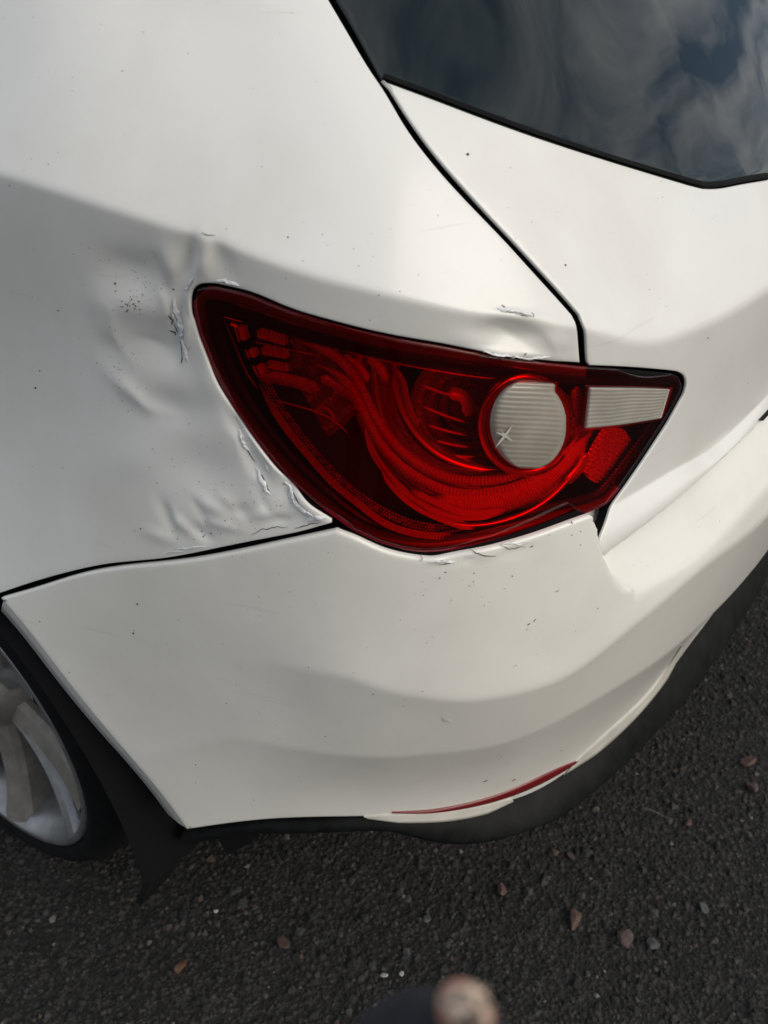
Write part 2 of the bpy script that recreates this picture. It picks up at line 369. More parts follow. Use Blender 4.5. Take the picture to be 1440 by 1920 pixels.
z7 = kn([(0, hB[-1][1]-.004), (.2, hB[-1][1]-.001)]+[tuple(c) for c in hB]+[(.72, .66), (.85, .55), (1.0, .46), (1.35, .42), (2.6, .40), (E1, .40)])
o7 = kn([(0, .015), (.25, .014), (.4, .010), (.5, .006), (.6, .004), (.8, .010), (1.1, .010), (2, .010), (E1, -.01)])
rows.append(row_io(z7, o7))
rows.append(row_io(z7-kn([(0, .04), (.6, .04), (1.1, .20), (E1, .18)]), o7+kn([(0, .05), (.6, .04), (1.1, .03), (E1, .03)])))
A, CHA = loft(SA, rows, [4, 7], .0025, .7)
def flare(surf, amp, wid):
    P = surf.pos; d = np.hypot(P[..., 1]-.75, P[..., 2]-.30)-.372; side = sstep(-P[..., 0], .70, .80)*(P[..., 1] < 2)
    surf.pos = P+surf.nor*(amp*np.exp(-np.clip(d, 0, 9)/wid)*side)[..., None]; return Surf(surf.S, surf.W, surf.pos)
A = flare(A, .045, .115)
print('A rows w', np.round(CHA, 3))

# ------------------------------------------------------------------ panels cut out of a surface
def resample(poly, d):
    poly = np.asarray(poly, float); out = []
    for p, q in zip(poly, np.roll(poly, -1, 0)):
        n = max(1, int(round(np.linalg.norm(q-p)/d))); out.append(p+(q-p)*np.arange(n)[:, None]/n)
    return np.concatenate(out)
def smooth_px(pts, d=6):
    """smooth open pixel curve through pts"""
    pts = np.asarray(pts, float); t = np.r_[0, np.cumsum(np.linalg.norm(np.diff(pts, axis=0), axis=1))]
    n = max(2, int(t[-1]/d)); return cspline(t, pts, np.linspace(0, t[-1], n))
def inside(poly, P):
    x, y = P[:, 0], P[:, 1]; r = np.zeros(len(P), bool)
    for (x1, y1), (x2, y2) in zip(poly, np.roll(poly, -1, 0)):
        c = (y1 > y) != (y2 > y)
        with np.errstate(divide='ignore', invalid='ignore'): r ^= c & (x < (x2-x1)*(y-y1)/(y2-y1)+x1)
    return r
def bdist(poly, P):
    d = np.full(len(P), 1e9)
    for a, b in zip(poly, np.roll(poly, -1, 0)):
        ab = b-a; t = np.clip(((P-a)@ab)/(ab@ab+1e-15), 0, 1); d = np.minimum(d, np.linalg.norm(P-a-t[:, None]*ab, axis=1))
    return d
def panel(name, surf, poly, fine, coarse, mat, parent, disp=None, lift=0., edge_r=.002, depth=.012, region=(-60, -60, 1500, 1980), bspace=None, dark=None):
    poly = np.asarray(poly, float)
    if .5*np.sum(poly[:, 0]*np.roll(poly[:, 1], -1)-np.roll(poly[:, 0], -1)*poly[:, 1]) < 0: poly = poly[::-1]
    B = resample(poly, bspace or fine*1.1)
    lo, hi = B.min(0), B.max(0); pts = []
    for d, isf in ((fine, 1), (coarse, 0)):
        gx = np.arange(lo[0], hi[0], d); gy = np.arange(lo[1], hi[1], d*.866)
        X, Y = np.meshgrid(gx, gy); X = X+(np.arange(len(gy)) % 2)[:, None]*d*.5; G = np.c_[X.ravel(), Y.ravel()]
        G = G[inside(poly, G)]
        if not len(G): continue
        q = surf.ev(G); z = (q-CAM)@CF; p = proj(q)
        vis = (z > .05) & (p[:, 0] > region[0]) & (p[:, 0] < region[2]) & (p[:, 1] > region[1]) & (p[:, 1] < region[3])
        G = G[vis] if isf else G[~vis]
        if not len(G): continue
        G = G[bdist(B, G) > d*.5+edge_r]; pts.append(G)
    P = np.concatenate([B]+pts); nb = len(B)
    r = delaunay_2d_cdt([Vector(p) for p in P.tolist()], [], [list(range(nb))], 1, 1e-7)
    V = np.array([tuple(v) for v in r[0]]); F = [tuple(f) for f in r[2]]
    Pq = surf.ev(V); Nq = surf.nv(V)
    if disp is not None:
        p = proj(Pq); h = disp(p, Pq); Pq = Pq+Nq*h[:, None]
    Pq = Pq+Nq*lift
    F = np.array(F)
    # orient faces outwards
    fn = np.cross(Pq[F[:, 1]]-Pq[F[:, 0]], Pq[F[:, 2]]-Pq[F[:, 0]])
    if np.sum(fn*Nq[F[:, 0]]) < 0: F = F[:, ::-1]
    # ordered border from the mesh itself
    e = {}
    for f in F:
        for a, b in ((f[0], f[1]), (f[1], f[2]), (f[2], f[0])): e[(a, b)] = 1
    nxt = {a: b for (a, b) in e if (b, a) not in e}
    loop = [next(iter(nxt))]
    while True:
        n2 = nxt.get(loop[-1])
        if n2 is None or n2 == loop[0] or len(loop) > len(nxt): break
        loop.append(n2)
    loop = np.array(loop); bp = Pq[loop]; bn = Nq[loop]
    tg = np.roll(bp, -1, 0)-np.roll(bp, 1, 0); tg /= np.linalg.norm(tg, axis=1)[:, None]+1e-12
    ou = np.cross(tg, bn)
    Pq[loop] -= ou*edge_r; bp = Pq[loop]
    Vs = [Pq]; Fs = [F]; prev = loop; base = len(Pq); m = len(loop)
    prof = [(edge_r*math.sin(a), edge_r*(1-math.cos(a))) for a in (.5, 1.05, 1.57)]+[(edge_r*1.0, edge_r*1.6), (edge_r*.9, depth)]
    for (o_, d_) in prof:
        Vs.append(bp+ou*o_-bn*d_); cur = np.arange(base, base+m); base += m
        Fs.append(np.concatenate([np.stack([prev, cur, np.roll(cur, -1)], 1), np.stack([prev, np.roll(cur, -1), np.roll(prev, -1)], 1)])); prev = cur
    mi = np.concatenate([np.full(len(x), 1 if k == len(Fs)-1 else 0) for k, x in enumerate(Fs)])  # deepest flange ring takes the dark colour: shade of the gap painted on
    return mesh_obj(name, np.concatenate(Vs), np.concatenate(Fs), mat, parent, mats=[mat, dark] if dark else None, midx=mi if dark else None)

# ------------------------------------------------------------------ ground
def mat_asphalt():
    m, t, o = newmat('asphalt'); v = objco(t)
    b = principled(t, o, Roughness=.85); b.inputs['Specular IOR Level'].default_value = .35
    n1 = noise(t, 2.2, 5, .6, v); r1 = ramp(t, n1.outputs['Fac'], .3, .75, (.010, .0098, .0095, 1), (.020, .0195, .0185, 1))
    vo = t.nodes.new('ShaderNodeTexVoronoi'); vo.inputs['Scale'].default_value = 190; t.links.new(v, vo.inputs['Vector'])
    hs = t.nodes.new('ShaderNodeSeparateColor'); t.links.new(vo.outputs['Color'], hs.inputs[0])
    r2 = ramp(t, hs.outputs[0], .55, 1.0, (0, 0, 0, 1), (.035, .034, .032, 1))
    c = mixc(t, 1.0, r1.outputs[0], r2.outputs[0], 'ADD'); t.links.new(c.outputs[0], b.inputs['Base Color'])
    n2 = noise(t, 170, 5, .7, v); ad = mixc(t, .5, vo.outputs['Distance'], n2.outputs['Fac'])
    bp = bump(t, ad.outputs[0], 1.0, .006); t.links.new(bp.outputs[0], b.inputs['Normal']); return m
M['asphalt'] = mat_asphalt()
gx = np.r_[-400, -60, -12, np.linspace(-3, 3, 61), 12, 60, 400.]; gy = np.r_[-400, -60, -12, np.linspace(-2, 4, 61), 12, 60, 400.]
X, Y = np.meshgrid(gx, gy, indexing='ij'); Z = -.004+.004*np.sin(X*3.1+1)*np.sin(Y*2.7)*(np.abs(X) < 3.01)*(np.abs(Y) < 4.01)-.004*((np.abs(X) > 3.01) | (np.abs(Y) > 4.01))
ground = mesh_obj('ground', np.c_[X.ravel(), Y.ravel(), Z.ravel()], grid_faces(len(gx), len(gy)), M['asphalt'])
ground['kind'] = 'structure'

# ------------------------------------------------------------------ the car
car = thing('parked_car', 'white hatchback with a dented rear corner, cracked paint and red tail lamp', 'car', (0, 1.9, 0))
car.location = (0, 0, 0)

# --- dents in the sheet metal (pixel centre, radii in px, angle, depth in mm)
DENTS = [(245, 505, 60, 34, 18, -4.2), (255, 575, 75, 26, 12, 2.4), (300, 655, 62, 40, 20, -5.0), (196, 590, 26, 60, -18, 1.6), (245, 735, 60, 16, 42, 2.2), (320, 765, 60, 34, 10, -3.0),
         (205, 650, 26, 22, 40, -1.4), (352, 492, 17, 52, 6, -3.0), (384, 492, 14, 48, -3, 2.0), (415, 486, 20, 40, -25, -1.9), (320, 500, 18, 40, -18, 2.2), (331, 610, 14, 58, 8, -3.5), (350, 620, 7, 50, 8, 2.0),
         (400, 720, 26, 50, -25, 1.6), (445, 800, 14, 40, -28, -3.0), (480, 872, 16, 45, -32, -3.6), (505, 850, 8, 34, -35, 2.0), (545, 915, 22, 26, -40, -3.5), (575, 945, 10, 45, -48, 4.0),
         (315, 965, 30, 12, 62, -3.0), (345, 985, 36, 9, 38, 2.6), (375, 1000, 30, 10, 30, -2.4), (395, 950, 34, 12, 30, 1.8), (420, 985, 40, 10, 15, 2.0), (450, 960, 26, 12, 12, -1.8), (490, 965, 40, 12, -4, 1.4), (520, 975, 30, 10, -5, -1.4),
         (300, 1005, 34, 12, 20, 1.6), (380, 880, 70, 50, 20, -3.2), (260, 860, 70, 40, -20, 1.8),
         (960, 628, 62, 22, 4, -4.6), (965, 592, 42, 7, 6, 2.4), (960, 664, 60, 8, 4, 3.0), (1045, 640, 26, 20, 10, 1.6), (880, 640, 40, 20, 8, 1.2)]
_wv = [(rng.uniform(.03, .13), rng.uniform(0, 6.28), rng.uniform(0, 6.28)) for _ in range(14)]
CREASES = [(392, 448, 366, 545, 8, 1.6), (350, 462, 332, 560, 7, -1.6), (196, 560, 246, 700, 10, 1.3), (235, 640, 335, 655, 8, -1.4), (215, 715, 335, 795, 9, 1.5), (290, 540, 325, 610, 7, 1.5), (298, 935, 350, 1005, 6, 1.6), (345, 930, 405, 995, 6, -1.5), (400, 925, 475, 990, 7, 1.4), (455, 900, 540, 985, 7, -1.2), (420, 800, 470, 880, 7, 1.2), (270, 470, 330, 560, 9, -1.2), (1000, 610, 1060, 672, 9, .8), (905, 612, 1000, 640, 9, -1.2)]
def dent(p, q):
    h = np.zeros(len(p))
    for cx, cy, rx, ry, an, mm in DENTS:
        a = math.radians(an); dx = p[:, 0]-cx; dy = p[:, 1]-cy; u = (dx*math.cos(a)+dy*math.sin(a))/rx; v = (-dx*math.sin(a)+dy*math.cos(a))/ry
        h += 1.0*mm*.001*np.exp(-(u*u+v*v)*1.1)
    for (x0, y0, x1, y1, w_, mm) in CREASES:
        d = np.array([x1-x0, y1-y0]); L_ = np.hypot(*d); d = d/L_; u = (p[:, 0]-x0)*d[0]+(p[:, 1]-y0)*d[1]; v = np.abs((p[:, 0]-x0)*-d[1]+(p[:, 1]-y0)*d[0]+6*np.sin(u*.06))
        h += mm*.001*np.exp(-v/w_)*np.clip(np.sin(np.clip(u/L_, 0, 1)*math.pi), 0, 1)
    # crumple: fine buckling confined to the hit areas
    mask = np.exp(-((p[:, 0]-300)/120)**2-((p[:, 1]-590)/140)**2)+.9*np.exp(-((p[:, 0]-420)/130)**2-((p[:, 1]-960)/60)**2)
    rip = sum(np.sin(k*(p[:, 0]*math.cos(a)+p[:, 1]*math.sin(a))+f) for k, a, f in _wv)/14
    return h+mask*rip*.0017

def cat(*a): return np.concatenate([np.atleast_2d(x) for x in a])
seamQ = [(617, 0), (658, 70), (698, 136), (719, 167), (757, 231), (797, 287), (848, 347), (898, 400), (948, 452), (998, 507), (1048, 562), (1072, 589)]
lamp_top_q = [(1090, 683), (1040, 678), (980, 671), (890, 656), (830, 645), (747, 631), (677, 616), (608, 598), (538, 576), (469, 548), (420, 536), (395, 531), (375, 533), (361, 545), (357, 565), (359, 590)]
lamp_left_q = [(372, 634), (399, 700), (434, 766), (469, 818), (504, 863), (556, 920), (595, 955), (622, 974)]
# wheel arch on the side: circle about the wheel
WC = np.array([.75, .30]); AR = .372
def arch_pt(surf, ang): return surf.from3((-2, WC[0]-AR*math.cos(ang), WC[1]+AR*math.sin(ang)), (1, 0, 0))
sq = A.px(smooth_px(seamQ)); sq = cat(sq, A.px([(1079, 602), (1083, 618), (1088, 681)]))
a0 = A.px(seam_q[:1])[0]
ang0 = math.atan2(.30, .205)
top_w = CHA[1]
quarter_poly = cat([(.735, top_w), (.745, (top_w+sq[0][1])/2)], sq, A.px(smooth_px(lamp_top_q[1:])), A.px(smooth_px(lamp_left_q)), A.px(smooth_px(seam_q[::-1])),
                   [arch_pt(A, t) for t in np.linspace(ang0+.02, 2.9, 40)], [A.from3((-2, 1.19, .36), (1, 0, 0)), A.from3((-2, 1.19, .60), (1, 0, 0)), A.from3((-2, 1.10, .80), (1, 0, 0)), A.from3((-2, 1.06, .97), (1, 0, 0)), A.from3((-2, 1.06, 1.04), (1, 0, 0)), A.from3((-2, .98, 1.05), (1, 0, 0))],
                   [A.from3((-2, .96, 1.09), (1, 0, 0)), A.from3((-2, 1.12, 1.30), (1, 0, 0)), A.from3((-2, 1.16, 1.36), (1, 0, 0))])
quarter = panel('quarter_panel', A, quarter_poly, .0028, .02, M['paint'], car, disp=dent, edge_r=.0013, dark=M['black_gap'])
quarter['label'] = 'dented white rear quarter panel with torn paint beside the lamp'

# hatch
seamH = [(731, 166), (770, 227), (810, 282), (860, 341), (910, 396), (960, 449), (1011, 504), (1061, 559), (1087, 589)]
hl = cat(A.px(smooth_px(seamH)), A.px([(1095, 610), (1099, 640), (1101, 680)]), A.px(smooth_px([(1106, 686), (1180, 689), (1255, 695)])), A.px(smooth_px([(1270, 697), (1284, 706), (1287, 718), (1282, 742)], 4)), A.px(smooth_px([(1252, 796), (1200, 875), (1165, 925), (1144, 953)])),
         A.px(smooth_px([(1128, 1000), (1124, 1020), (1133, 1043)])), A.px(smooth_px([(1145, 1033), (1250, 954), (1350, 865), (1440, 779)])))
wb = CHA[8]
hl = cat(hl, [(.15, hl[-1][1]+.002), (0, hl[-1][1]+.004)])
win = [(716, 150), (800, 181), (900, 219), (1000, 255), (1100, 288), (1200, 319), (1290, 346)]
win2 = [(1318, 353), (1345, 353), (1380, 347), (1440, 337)]
wl = cat(A.px(smooth_px(win)), A.px(smooth_px(win2)))
wl = cat(wl, [(.12, wl[-1][1]-.004), (0, wl[-1][1]-.006)])
hatch_poly = cat(wl, hl[::-1][0:0], hl[::-1], )   # window edge to the middle, back along the bottom edge
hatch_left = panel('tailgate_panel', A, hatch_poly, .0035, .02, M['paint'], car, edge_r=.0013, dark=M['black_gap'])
hatch_right = mirror_of(hatch_left, car)
# rear window with its black border
top_g = CHA[1]+.02
def px_offset(P, d):  # move a pixel curve sideways
    P = np.asarray(P, float); t = np.gradient(P, axis=0); t /= np.linalg.norm(t, axis=1)[:, None]; return P+np.c_[t[:, 1], -t[:, 0]]*d
sideg = A.px(smooth_px([(634, 0), (676, 72), (710, 135)]))
g1 = cat([(0, top_g), (.35, top_g), (.66, top_g), (.72, top_g)], sideg, A.px(px_offset(smooth_px(win), 3)), A.px(px_offset(smooth_px(win2), 3)), [(.12, wl[-1][1]-.006), (0, wl[-1][1]-.009)])
glass = panel('rear_window', A, g1, .008, .02, M['glass'], car, lift=-.002, edge_r=.001, depth=.005)
glass_r = mirror_of(glass, car)
brd = px_offset(np.concatenate([smooth_px(win), smooth_px(win2)]), 2); brd2 = px_offset(np.concatenate([smooth_px(win), smooth_px(win2)]), 14)
sb = A.px(brd); sb2 = A.px(brd2)
P1 = A.ev(sb)+A.nv(sb)*.0012; P2 = A.ev((sb+sb2)/2)+A.nv(sb)*.0026; P3 = A.ev(sb2)+A.nv(sb2)*-.0008
seal = mesh_obj('window_seal', np.stack([P1, P2, P3], 1).reshape(-1, 3), grid_faces(len(P1), 3), M['rubber'], glass)
mirror_of(seal, glass_r)

# black inner shell behind the panels, painted dark to stand in for shade in the gaps
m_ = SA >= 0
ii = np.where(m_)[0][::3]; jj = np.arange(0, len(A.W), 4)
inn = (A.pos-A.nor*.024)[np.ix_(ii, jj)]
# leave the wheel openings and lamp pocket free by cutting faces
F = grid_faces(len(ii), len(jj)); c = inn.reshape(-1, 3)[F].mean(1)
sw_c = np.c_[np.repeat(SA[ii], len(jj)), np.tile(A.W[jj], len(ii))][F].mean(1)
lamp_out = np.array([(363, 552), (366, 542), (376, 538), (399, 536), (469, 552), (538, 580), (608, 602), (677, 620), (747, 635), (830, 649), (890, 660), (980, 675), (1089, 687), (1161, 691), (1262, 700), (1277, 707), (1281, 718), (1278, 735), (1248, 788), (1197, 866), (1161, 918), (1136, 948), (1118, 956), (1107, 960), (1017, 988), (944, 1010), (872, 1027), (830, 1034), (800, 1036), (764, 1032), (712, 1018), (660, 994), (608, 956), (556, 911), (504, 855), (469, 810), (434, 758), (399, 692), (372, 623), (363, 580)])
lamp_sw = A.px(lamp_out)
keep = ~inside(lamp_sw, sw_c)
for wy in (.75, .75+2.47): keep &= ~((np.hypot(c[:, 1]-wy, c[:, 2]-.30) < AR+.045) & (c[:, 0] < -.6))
inner = mesh_obj('gap_shade_shell', inn.reshape(-1, 3), F[keep], M['black_gap'], car)
mirror_of(inner, car)


# --- bumper
sB = lambda *k: kn(list(k))
oC_px = np.array([-.004, -.008, -.015, -.020, -.024, -.028, -.030])
cC = cyl([(620, 1258), (750, 1297), (900, 1311), (1034, 1280), (1200, 1162), (1320, 1062), (1440, 966)], oC_px)
print('C', np.round(cC, 3).tolist())
oC = kn([(0, -.033)]+[(a[0], o) for a, o in zip(cC, oC_px)]+[(.88, .0018), (1.0, .0035), (E1, .0035)])
zC = kn([(0, cC[-1][1])]+[tuple(a) for a in cC]+[(.9, .648), (1.0, .615), (1.25, .55), (E1, .5)])
oD_px = np.array([.006, .007, .005, -.001, -.008, -.014, -.017])
cD = cyl([(480, 1372), (600, 1402), (800, 1414), (950, 1392), (1100, 1322), (1280, 1202), (1440, 1032)], oD_px)
print('D', np.round(cD, 3).tolist())
oD = kn([(0, -.018)]+[(a[0], o) for a, o in zip(cD, oD_px)]+[(1.0, .004), (E1, .004)])
zD = kn([(0, cD[-1][1])]+[tuple(a) for a in cD]+[(1.0, .51), (1.25, .45), (E1, .42)])
oE_px = np.array([.010, .018, .028, .030, .026, .022, .014])
bot_px = [(350, 1557), (500, 1538), (700, 1532), (850, 1522), (1000, 1487), (1085, 1432), (1200, 1332)]
cE = cyl(bot_px, oE_px)
print('E', np.round(cE, 3).tolist())
oE = kn([(0, .02), (.3, .02)]+[(a[0], o) for a, o in zip(cE, oE_px)]+[(1.15, .01), (E1, .01)])
zE = kn([(0, .41), (.3, .41)]+[tuple(a) for a in cE]+[(1.06, .33), (1.2, .29), (E1, .28)])
zB0 = kn([(0, .775), (.6, .775), (.7, .785), (.8, .80), (.9, .775), (1.0, .74), (1.25, .66), (E1, .64)]); oB0 = kn([(0, .006), (.62, .006), (.8, .008), (1.0, .008), (E1, .008)])
zB1 = kn([(0, .70), (.8, .70), (.9, .69), (1.0, .665), (1.25, .60), (E1, .56)]); oB1 = kn([(0, -.012), (.55, -.010), (.68, -.005), (.8, .001), (1.0, .003), (E1, .003)])
B, CHB = loft(SA, [row_io(zB0, oB0), row_io(zB1, oB1), row_io(zC, oC), row_io(zD, oD), row_io(zE, oE), row_io(zE-.07, oE-.004)], [2, 3], .003, .9)
# the raised corner block ends in a step, behind which the loading ledge lies deeper
zz = B.pos[..., 2]; se = pchip([.60, .668, .675, .697, .719, .75, .80], [.570, .572, .582, .597, .6045, .612, .620], zz)
dp = pchip([.60, .655, .675, .70, .72, .75, .80], [0, 0, .006, .016, .026, .040, .046], zz)
s2 = np.abs(SA)[:, None]; B.pos -= B.nor*(dp*sstep(se-s2, 0, .0055))[..., None]
B = flare(Surf(B.S, B.W, B.pos), .045, .115)
seam_b = [(0, 1121), (70, 1101), (150, 1077), (230, 1063), (330, 1053), (430, 1037), (540, 1014), (632, 995)]
lamp_b = [(640, 999), (660, 1006), (712, 1029), (764, 1043), (800, 1047), (840, 1044), (872, 1037), (944, 1021), (1017, 999), (1090, 972), (1107, 966)]
def archB(t): return B.from3((-2, WC[0]-AR*math.cos(t), WC[1]+AR*math.sin(t)), (1, 0, 0))
ang_b = math.atan2(.286, .215)
arch_b = [archB(t) for t in np.linspace(.10, ang_b, 24)]
bl = B.px([(350, 1557)])[0]; tl = B.px([(0, 1121)])[0]
arch_px = smooth_px([(350, 1557), (300, 1490), (200, 1372), (100, 1247), (40, 1170), (4, 1128)])
def wz(s_, z_):
    k = np.argmin(np.abs(SA-s_)); return float(np.interp(-z_, -B.pos[k, :, 2], B.W))
bump_poly = cat(B.px(smooth_px(bot_px[::-1])), B.px(arch_px[1:-1]), B.px(smooth_px(seam_b)), B.px(smooth_px(lamp_b)), [(.6035, wz(.603, .738)), (.590, wz(.59, .735)), (.3, wz(.3, .735)), (0, wz(.01, .735))], [(0, CHB[4]), (.3, CHB[4])])
def bump_disp(p, q):
    h = np.zeros(len(p))
    for cx, cy, rx, ry, an, mm in [(860, 1050, 40, 9, -8, -2.5), (905, 1040, 40, 12, -15, 1.6), (830, 1052, 26, 6, 8, 1.8), (960, 1035, 40, 12, -15, -1.0), (790, 1130, 80, 18, -42, -.7)]:
        a = math.radians(an); dx = p[:, 0]-cx; dy = p[:, 1]-cy; u = (dx*math.cos(a)+dy*math.sin(a))/rx; v = (-dx*math.sin(a)+dy*math.cos(a))/ry; h += mm*.001*np.exp(-(u*u+v*v)*1.1)
    return h
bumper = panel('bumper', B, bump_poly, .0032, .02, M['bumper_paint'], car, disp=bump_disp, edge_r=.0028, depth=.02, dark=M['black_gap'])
bumper_r = mirror_of(bumper, car)

# --- strips laid along a surface between two pixel curves
def strip(name, surf, c0, c1, n, m, lift, mat, parent, back=.006):
    c0 = smooth_px(c0, 2); c1 = smooth_px(c1, 2)
    a = c0[np.linspace(0, len(c0)-1, n).round().astype(int)]; b = c1[np.linspace(0, len(c1)-1, n).round().astype(int)]
    V = []
    for i in range(n):
        u = np.linspace(0, 1, m)[:, None]; sw = surf.px(a[i]*(1-u)+b[i]*u); P = surf.ev(sw); Nn = surf.nv(sw)
        h = np.array([lift(i/(n-1), t) for t in u[:, 0]])[:, None]
        V.append(np.concatenate([P[:1]-Nn[:1]*back, P+Nn*h, P[-1:]-Nn[-1:]*back]))
    return mesh_obj(name, np.concatenate(V), grid_faces(n, m+2, True), mat, parent)
strip('bumper_reflector', B, [(735, 1521), (800, 1518), (870, 1506), (940, 1486), (1010, 1456), (1060, 1434), (1084, 1425)], [(735, 1523), (800, 1523), (870, 1515), (940, 1498), (1000, 1475), (1055, 1446), (1081, 1429)], 60, 6,
      lambda u, t: .0012+.0015*math.sin(math.pi*t)*min(1, 6*u, 6*(1-u)), M['red_lamp'], bumper)['label'] = 'slim red reflector strip low on the bumper corner'
strip('bumper_lip', B, [(682, 1530), (760, 1524), (830, 1520), (900, 1509), (960, 1497)], [(690, 1534), (760, 1535), (830, 1533), (900, 1521), (962, 1502)], 60, 5, lambda u, t: .001+.004*t*min(1, 5*u, 5*(1-u)), M['dirt_white'], bumper)
strip('bumper_lip', B, [(1079, 1427), (1110, 1398), (1146, 1365), (1213, 1301), (1252, 1248), (1276, 1211)], [(1057, 1452), (1095, 1424), (1135, 1392), (1200, 1328), (1255, 1256), (1280, 1213)], 60, 5, lambda u, t: .001+.003*t*min(1, 5*u, 5*(1-u)), M['dirt_white'], bumper)

# --- black valance under the bumper
val_px = [(352, 1566), (500, 1552), (640, 1545), (700, 1547), (760, 1562), (840, 1579), (900, 1578), (1000, 1552), (1057, 1526), (1200, 1402), (1300, 1250), (1372, 1108)]
oV_px = np.array([.010, .018, .026, .028, .026, .022, .018, .012, .010, .006, .004, .004])
cV = cyl(val_px, oV_px); print('V', np.round(cV, 3).tolist())
sV = np.r_[np.linspace(0, .3, 10), np.linspace(.31, 1.0, 90)]
def knv(pairs, x):
    p = np.array(sorted(pairs)); return pchip(p[:, 0], p[:, 1], x)
zV = knv([(0, .34), (.2, .345)]+[tuple(c) for c in cV if c[0] > .36], sV); oV = knv([(0, .004)]+[(c[0], o) for c, o in zip(cV, oV_px)], sV)
zT = np.interp(sV, SA, zE)-.001; oT = np.interp(sV, SA, oE)+.006
def vrow(z, o): return np.c_[plan(sV)-pnor(sV)*o[:, None], z]
zV = np.minimum(zV, zT-.016)
hgt = zT-zV
vr = [vrow(zT+.012, oT+.014), vrow(zT, oT), vrow(zT-hgt*.12, (oT*.9+oV*.1)-.003), vrow(zT-hgt*.45, (oT+oV)/2-.006), vrow(zV+hgt*.12, oV-.003), vrow(zV, oV), vrow(zV-.012, oV+.014), vrow(zV-.02, oV+.10), vrow(np.full(len(sV), .30), oV+.30)]
vr = cspline(np.arange(len(vr)), np.array(vr), np.linspace(0, len(vr)-1, 40))
valance = mesh_obj('valance', vr.transpose(1, 0, 2).reshape(-1, 3), grid_faces(len(sV), 40), M['black_plastic'], car); orient(valance)
mirror_of(valance, car)

# --- wheel arch lip, liner, underbody
def lathe_x(prof, n, a0=0, a1=2*math.pi):
    """prof: (x, r) list; around the x axis"""
    full = abs(a1-a0-2*math.pi) < 1e-6; t = np.linspace(a0, a1, n+(0 if full else 1), endpoint=not full)
    p = np.array(prof); V = np.stack([np.broadcast_to(p[:, 0], (len(t), len(p))), np.outer(-np.cos(t), p[:, 1]), np.outer(np.sin(t), p[:, 1])], -1)
    return V.reshape(-1, 3), grid_faces(len(t), len(p), wrap_a=full)
ap = B.px(arch_px); P0 = B.ev(ap)-B.nv(ap)*.002
inw = np.c_[np.zeros(len(P0)), WC[0]-P0[:, 1], WC[1]-P0[:, 2]]; inw /= np.linalg.norm(inw, axis=1)[:, None]
rws = [P0, P0+inw*.012-B.nv(ap)*.001, P0+inw*.030-B.nv(ap)*.005, P0+inw*.034-B.nv(ap)*.035]
lipo = mesh_obj('arch_lip', np.stack(rws, 1).reshape(-1, 3), grid_faces(len(P0), 4), M['paint'], bumper); orient(lipo)
for wy, nm in ((.75, 'wheel_liner'), (.75+2.47, 'wheel_liner')):
    V, Fq = lathe_x([(-.852, .366), (-.84, .374), (-.80, .378), (-.70, .380), (-.50, .380), (-.48, .1)], 48, .02, math.pi-.02)
    o = mesh_obj(nm, V+[0, wy, .30], Fq, M['black_gap'], car); mirror_of(o, car)
# floor pan
fp = np.array([(-.70, .30, .30), (.70, .30, .30), (.76, 1.15, .20), (-.76, 1.15, .20), (.76, 2.8, .20), (-.76, 2.8, .20), (.6, 3.8, .26), (-.6, 3.8, .26), (-.45, .14, .33), (.45, .14, .33)])
mesh_obj('floor_pan', fp, [(8, 9, 1, 0), (0, 1, 2, 3), (3, 2, 4, 5), (5, 4, 6, 7)], M['black_plastic'], car)

# --- mud flap behind the rear wheel
def on_y(p, y):
    d = ray([p])[0]; return CAM+d*(y-CAM[1])/d[1]
print('flap', np.round([on_y(p, .40) for p in [(350, 1557), (275, 1700), (292, 1700), (430, 1590), (250, 1560)]], 3))
f0 = on_y((352, 1560), .395); fb = on_y((281, 1703), .41)
xo = fb[0]; zb = fb[2]
nx, nz = 10, 14; V = []
for k in range(2):
    for i in range(nx):
        for j in range(nz):
            u, t = i/(nx-1), j/(nz-1)
            x = (f0[0]-.01)*(1-t)+(xo-.004)*t+u*.26*(1-.25*t); z = .42*(1-t)+zb*t+.05*max(0, u-.12)*t
            y = .405+.05*t*t*.3+.012*math.sin(u*3.1)*(1-t)-.02*(1-t)+.007*k-.006*(1-u)*(1-t); V.append((x, y, z))
fl = [tuple(f) for f in grid_faces(nx, nz)]+[tuple(f+nx*nz) for f in grid_faces(nx, nz, True)]
for i in range(nx-1):
    for j in (0, nz-1): a = i*nz+j; fl.append((a, a+nz, a+nz+nx*nz, a+nx*nz))
for j in range(nz-1):
    for i in (0, nx-1): a = i*nz+j; fl.append((a, a+1, a+1+nx*nz, a+nx*nz))
flap = mesh_obj('mud_flap', V, fl, M['rubber'], car, smooth=False); orient(flap); mirror_of(flap, car)

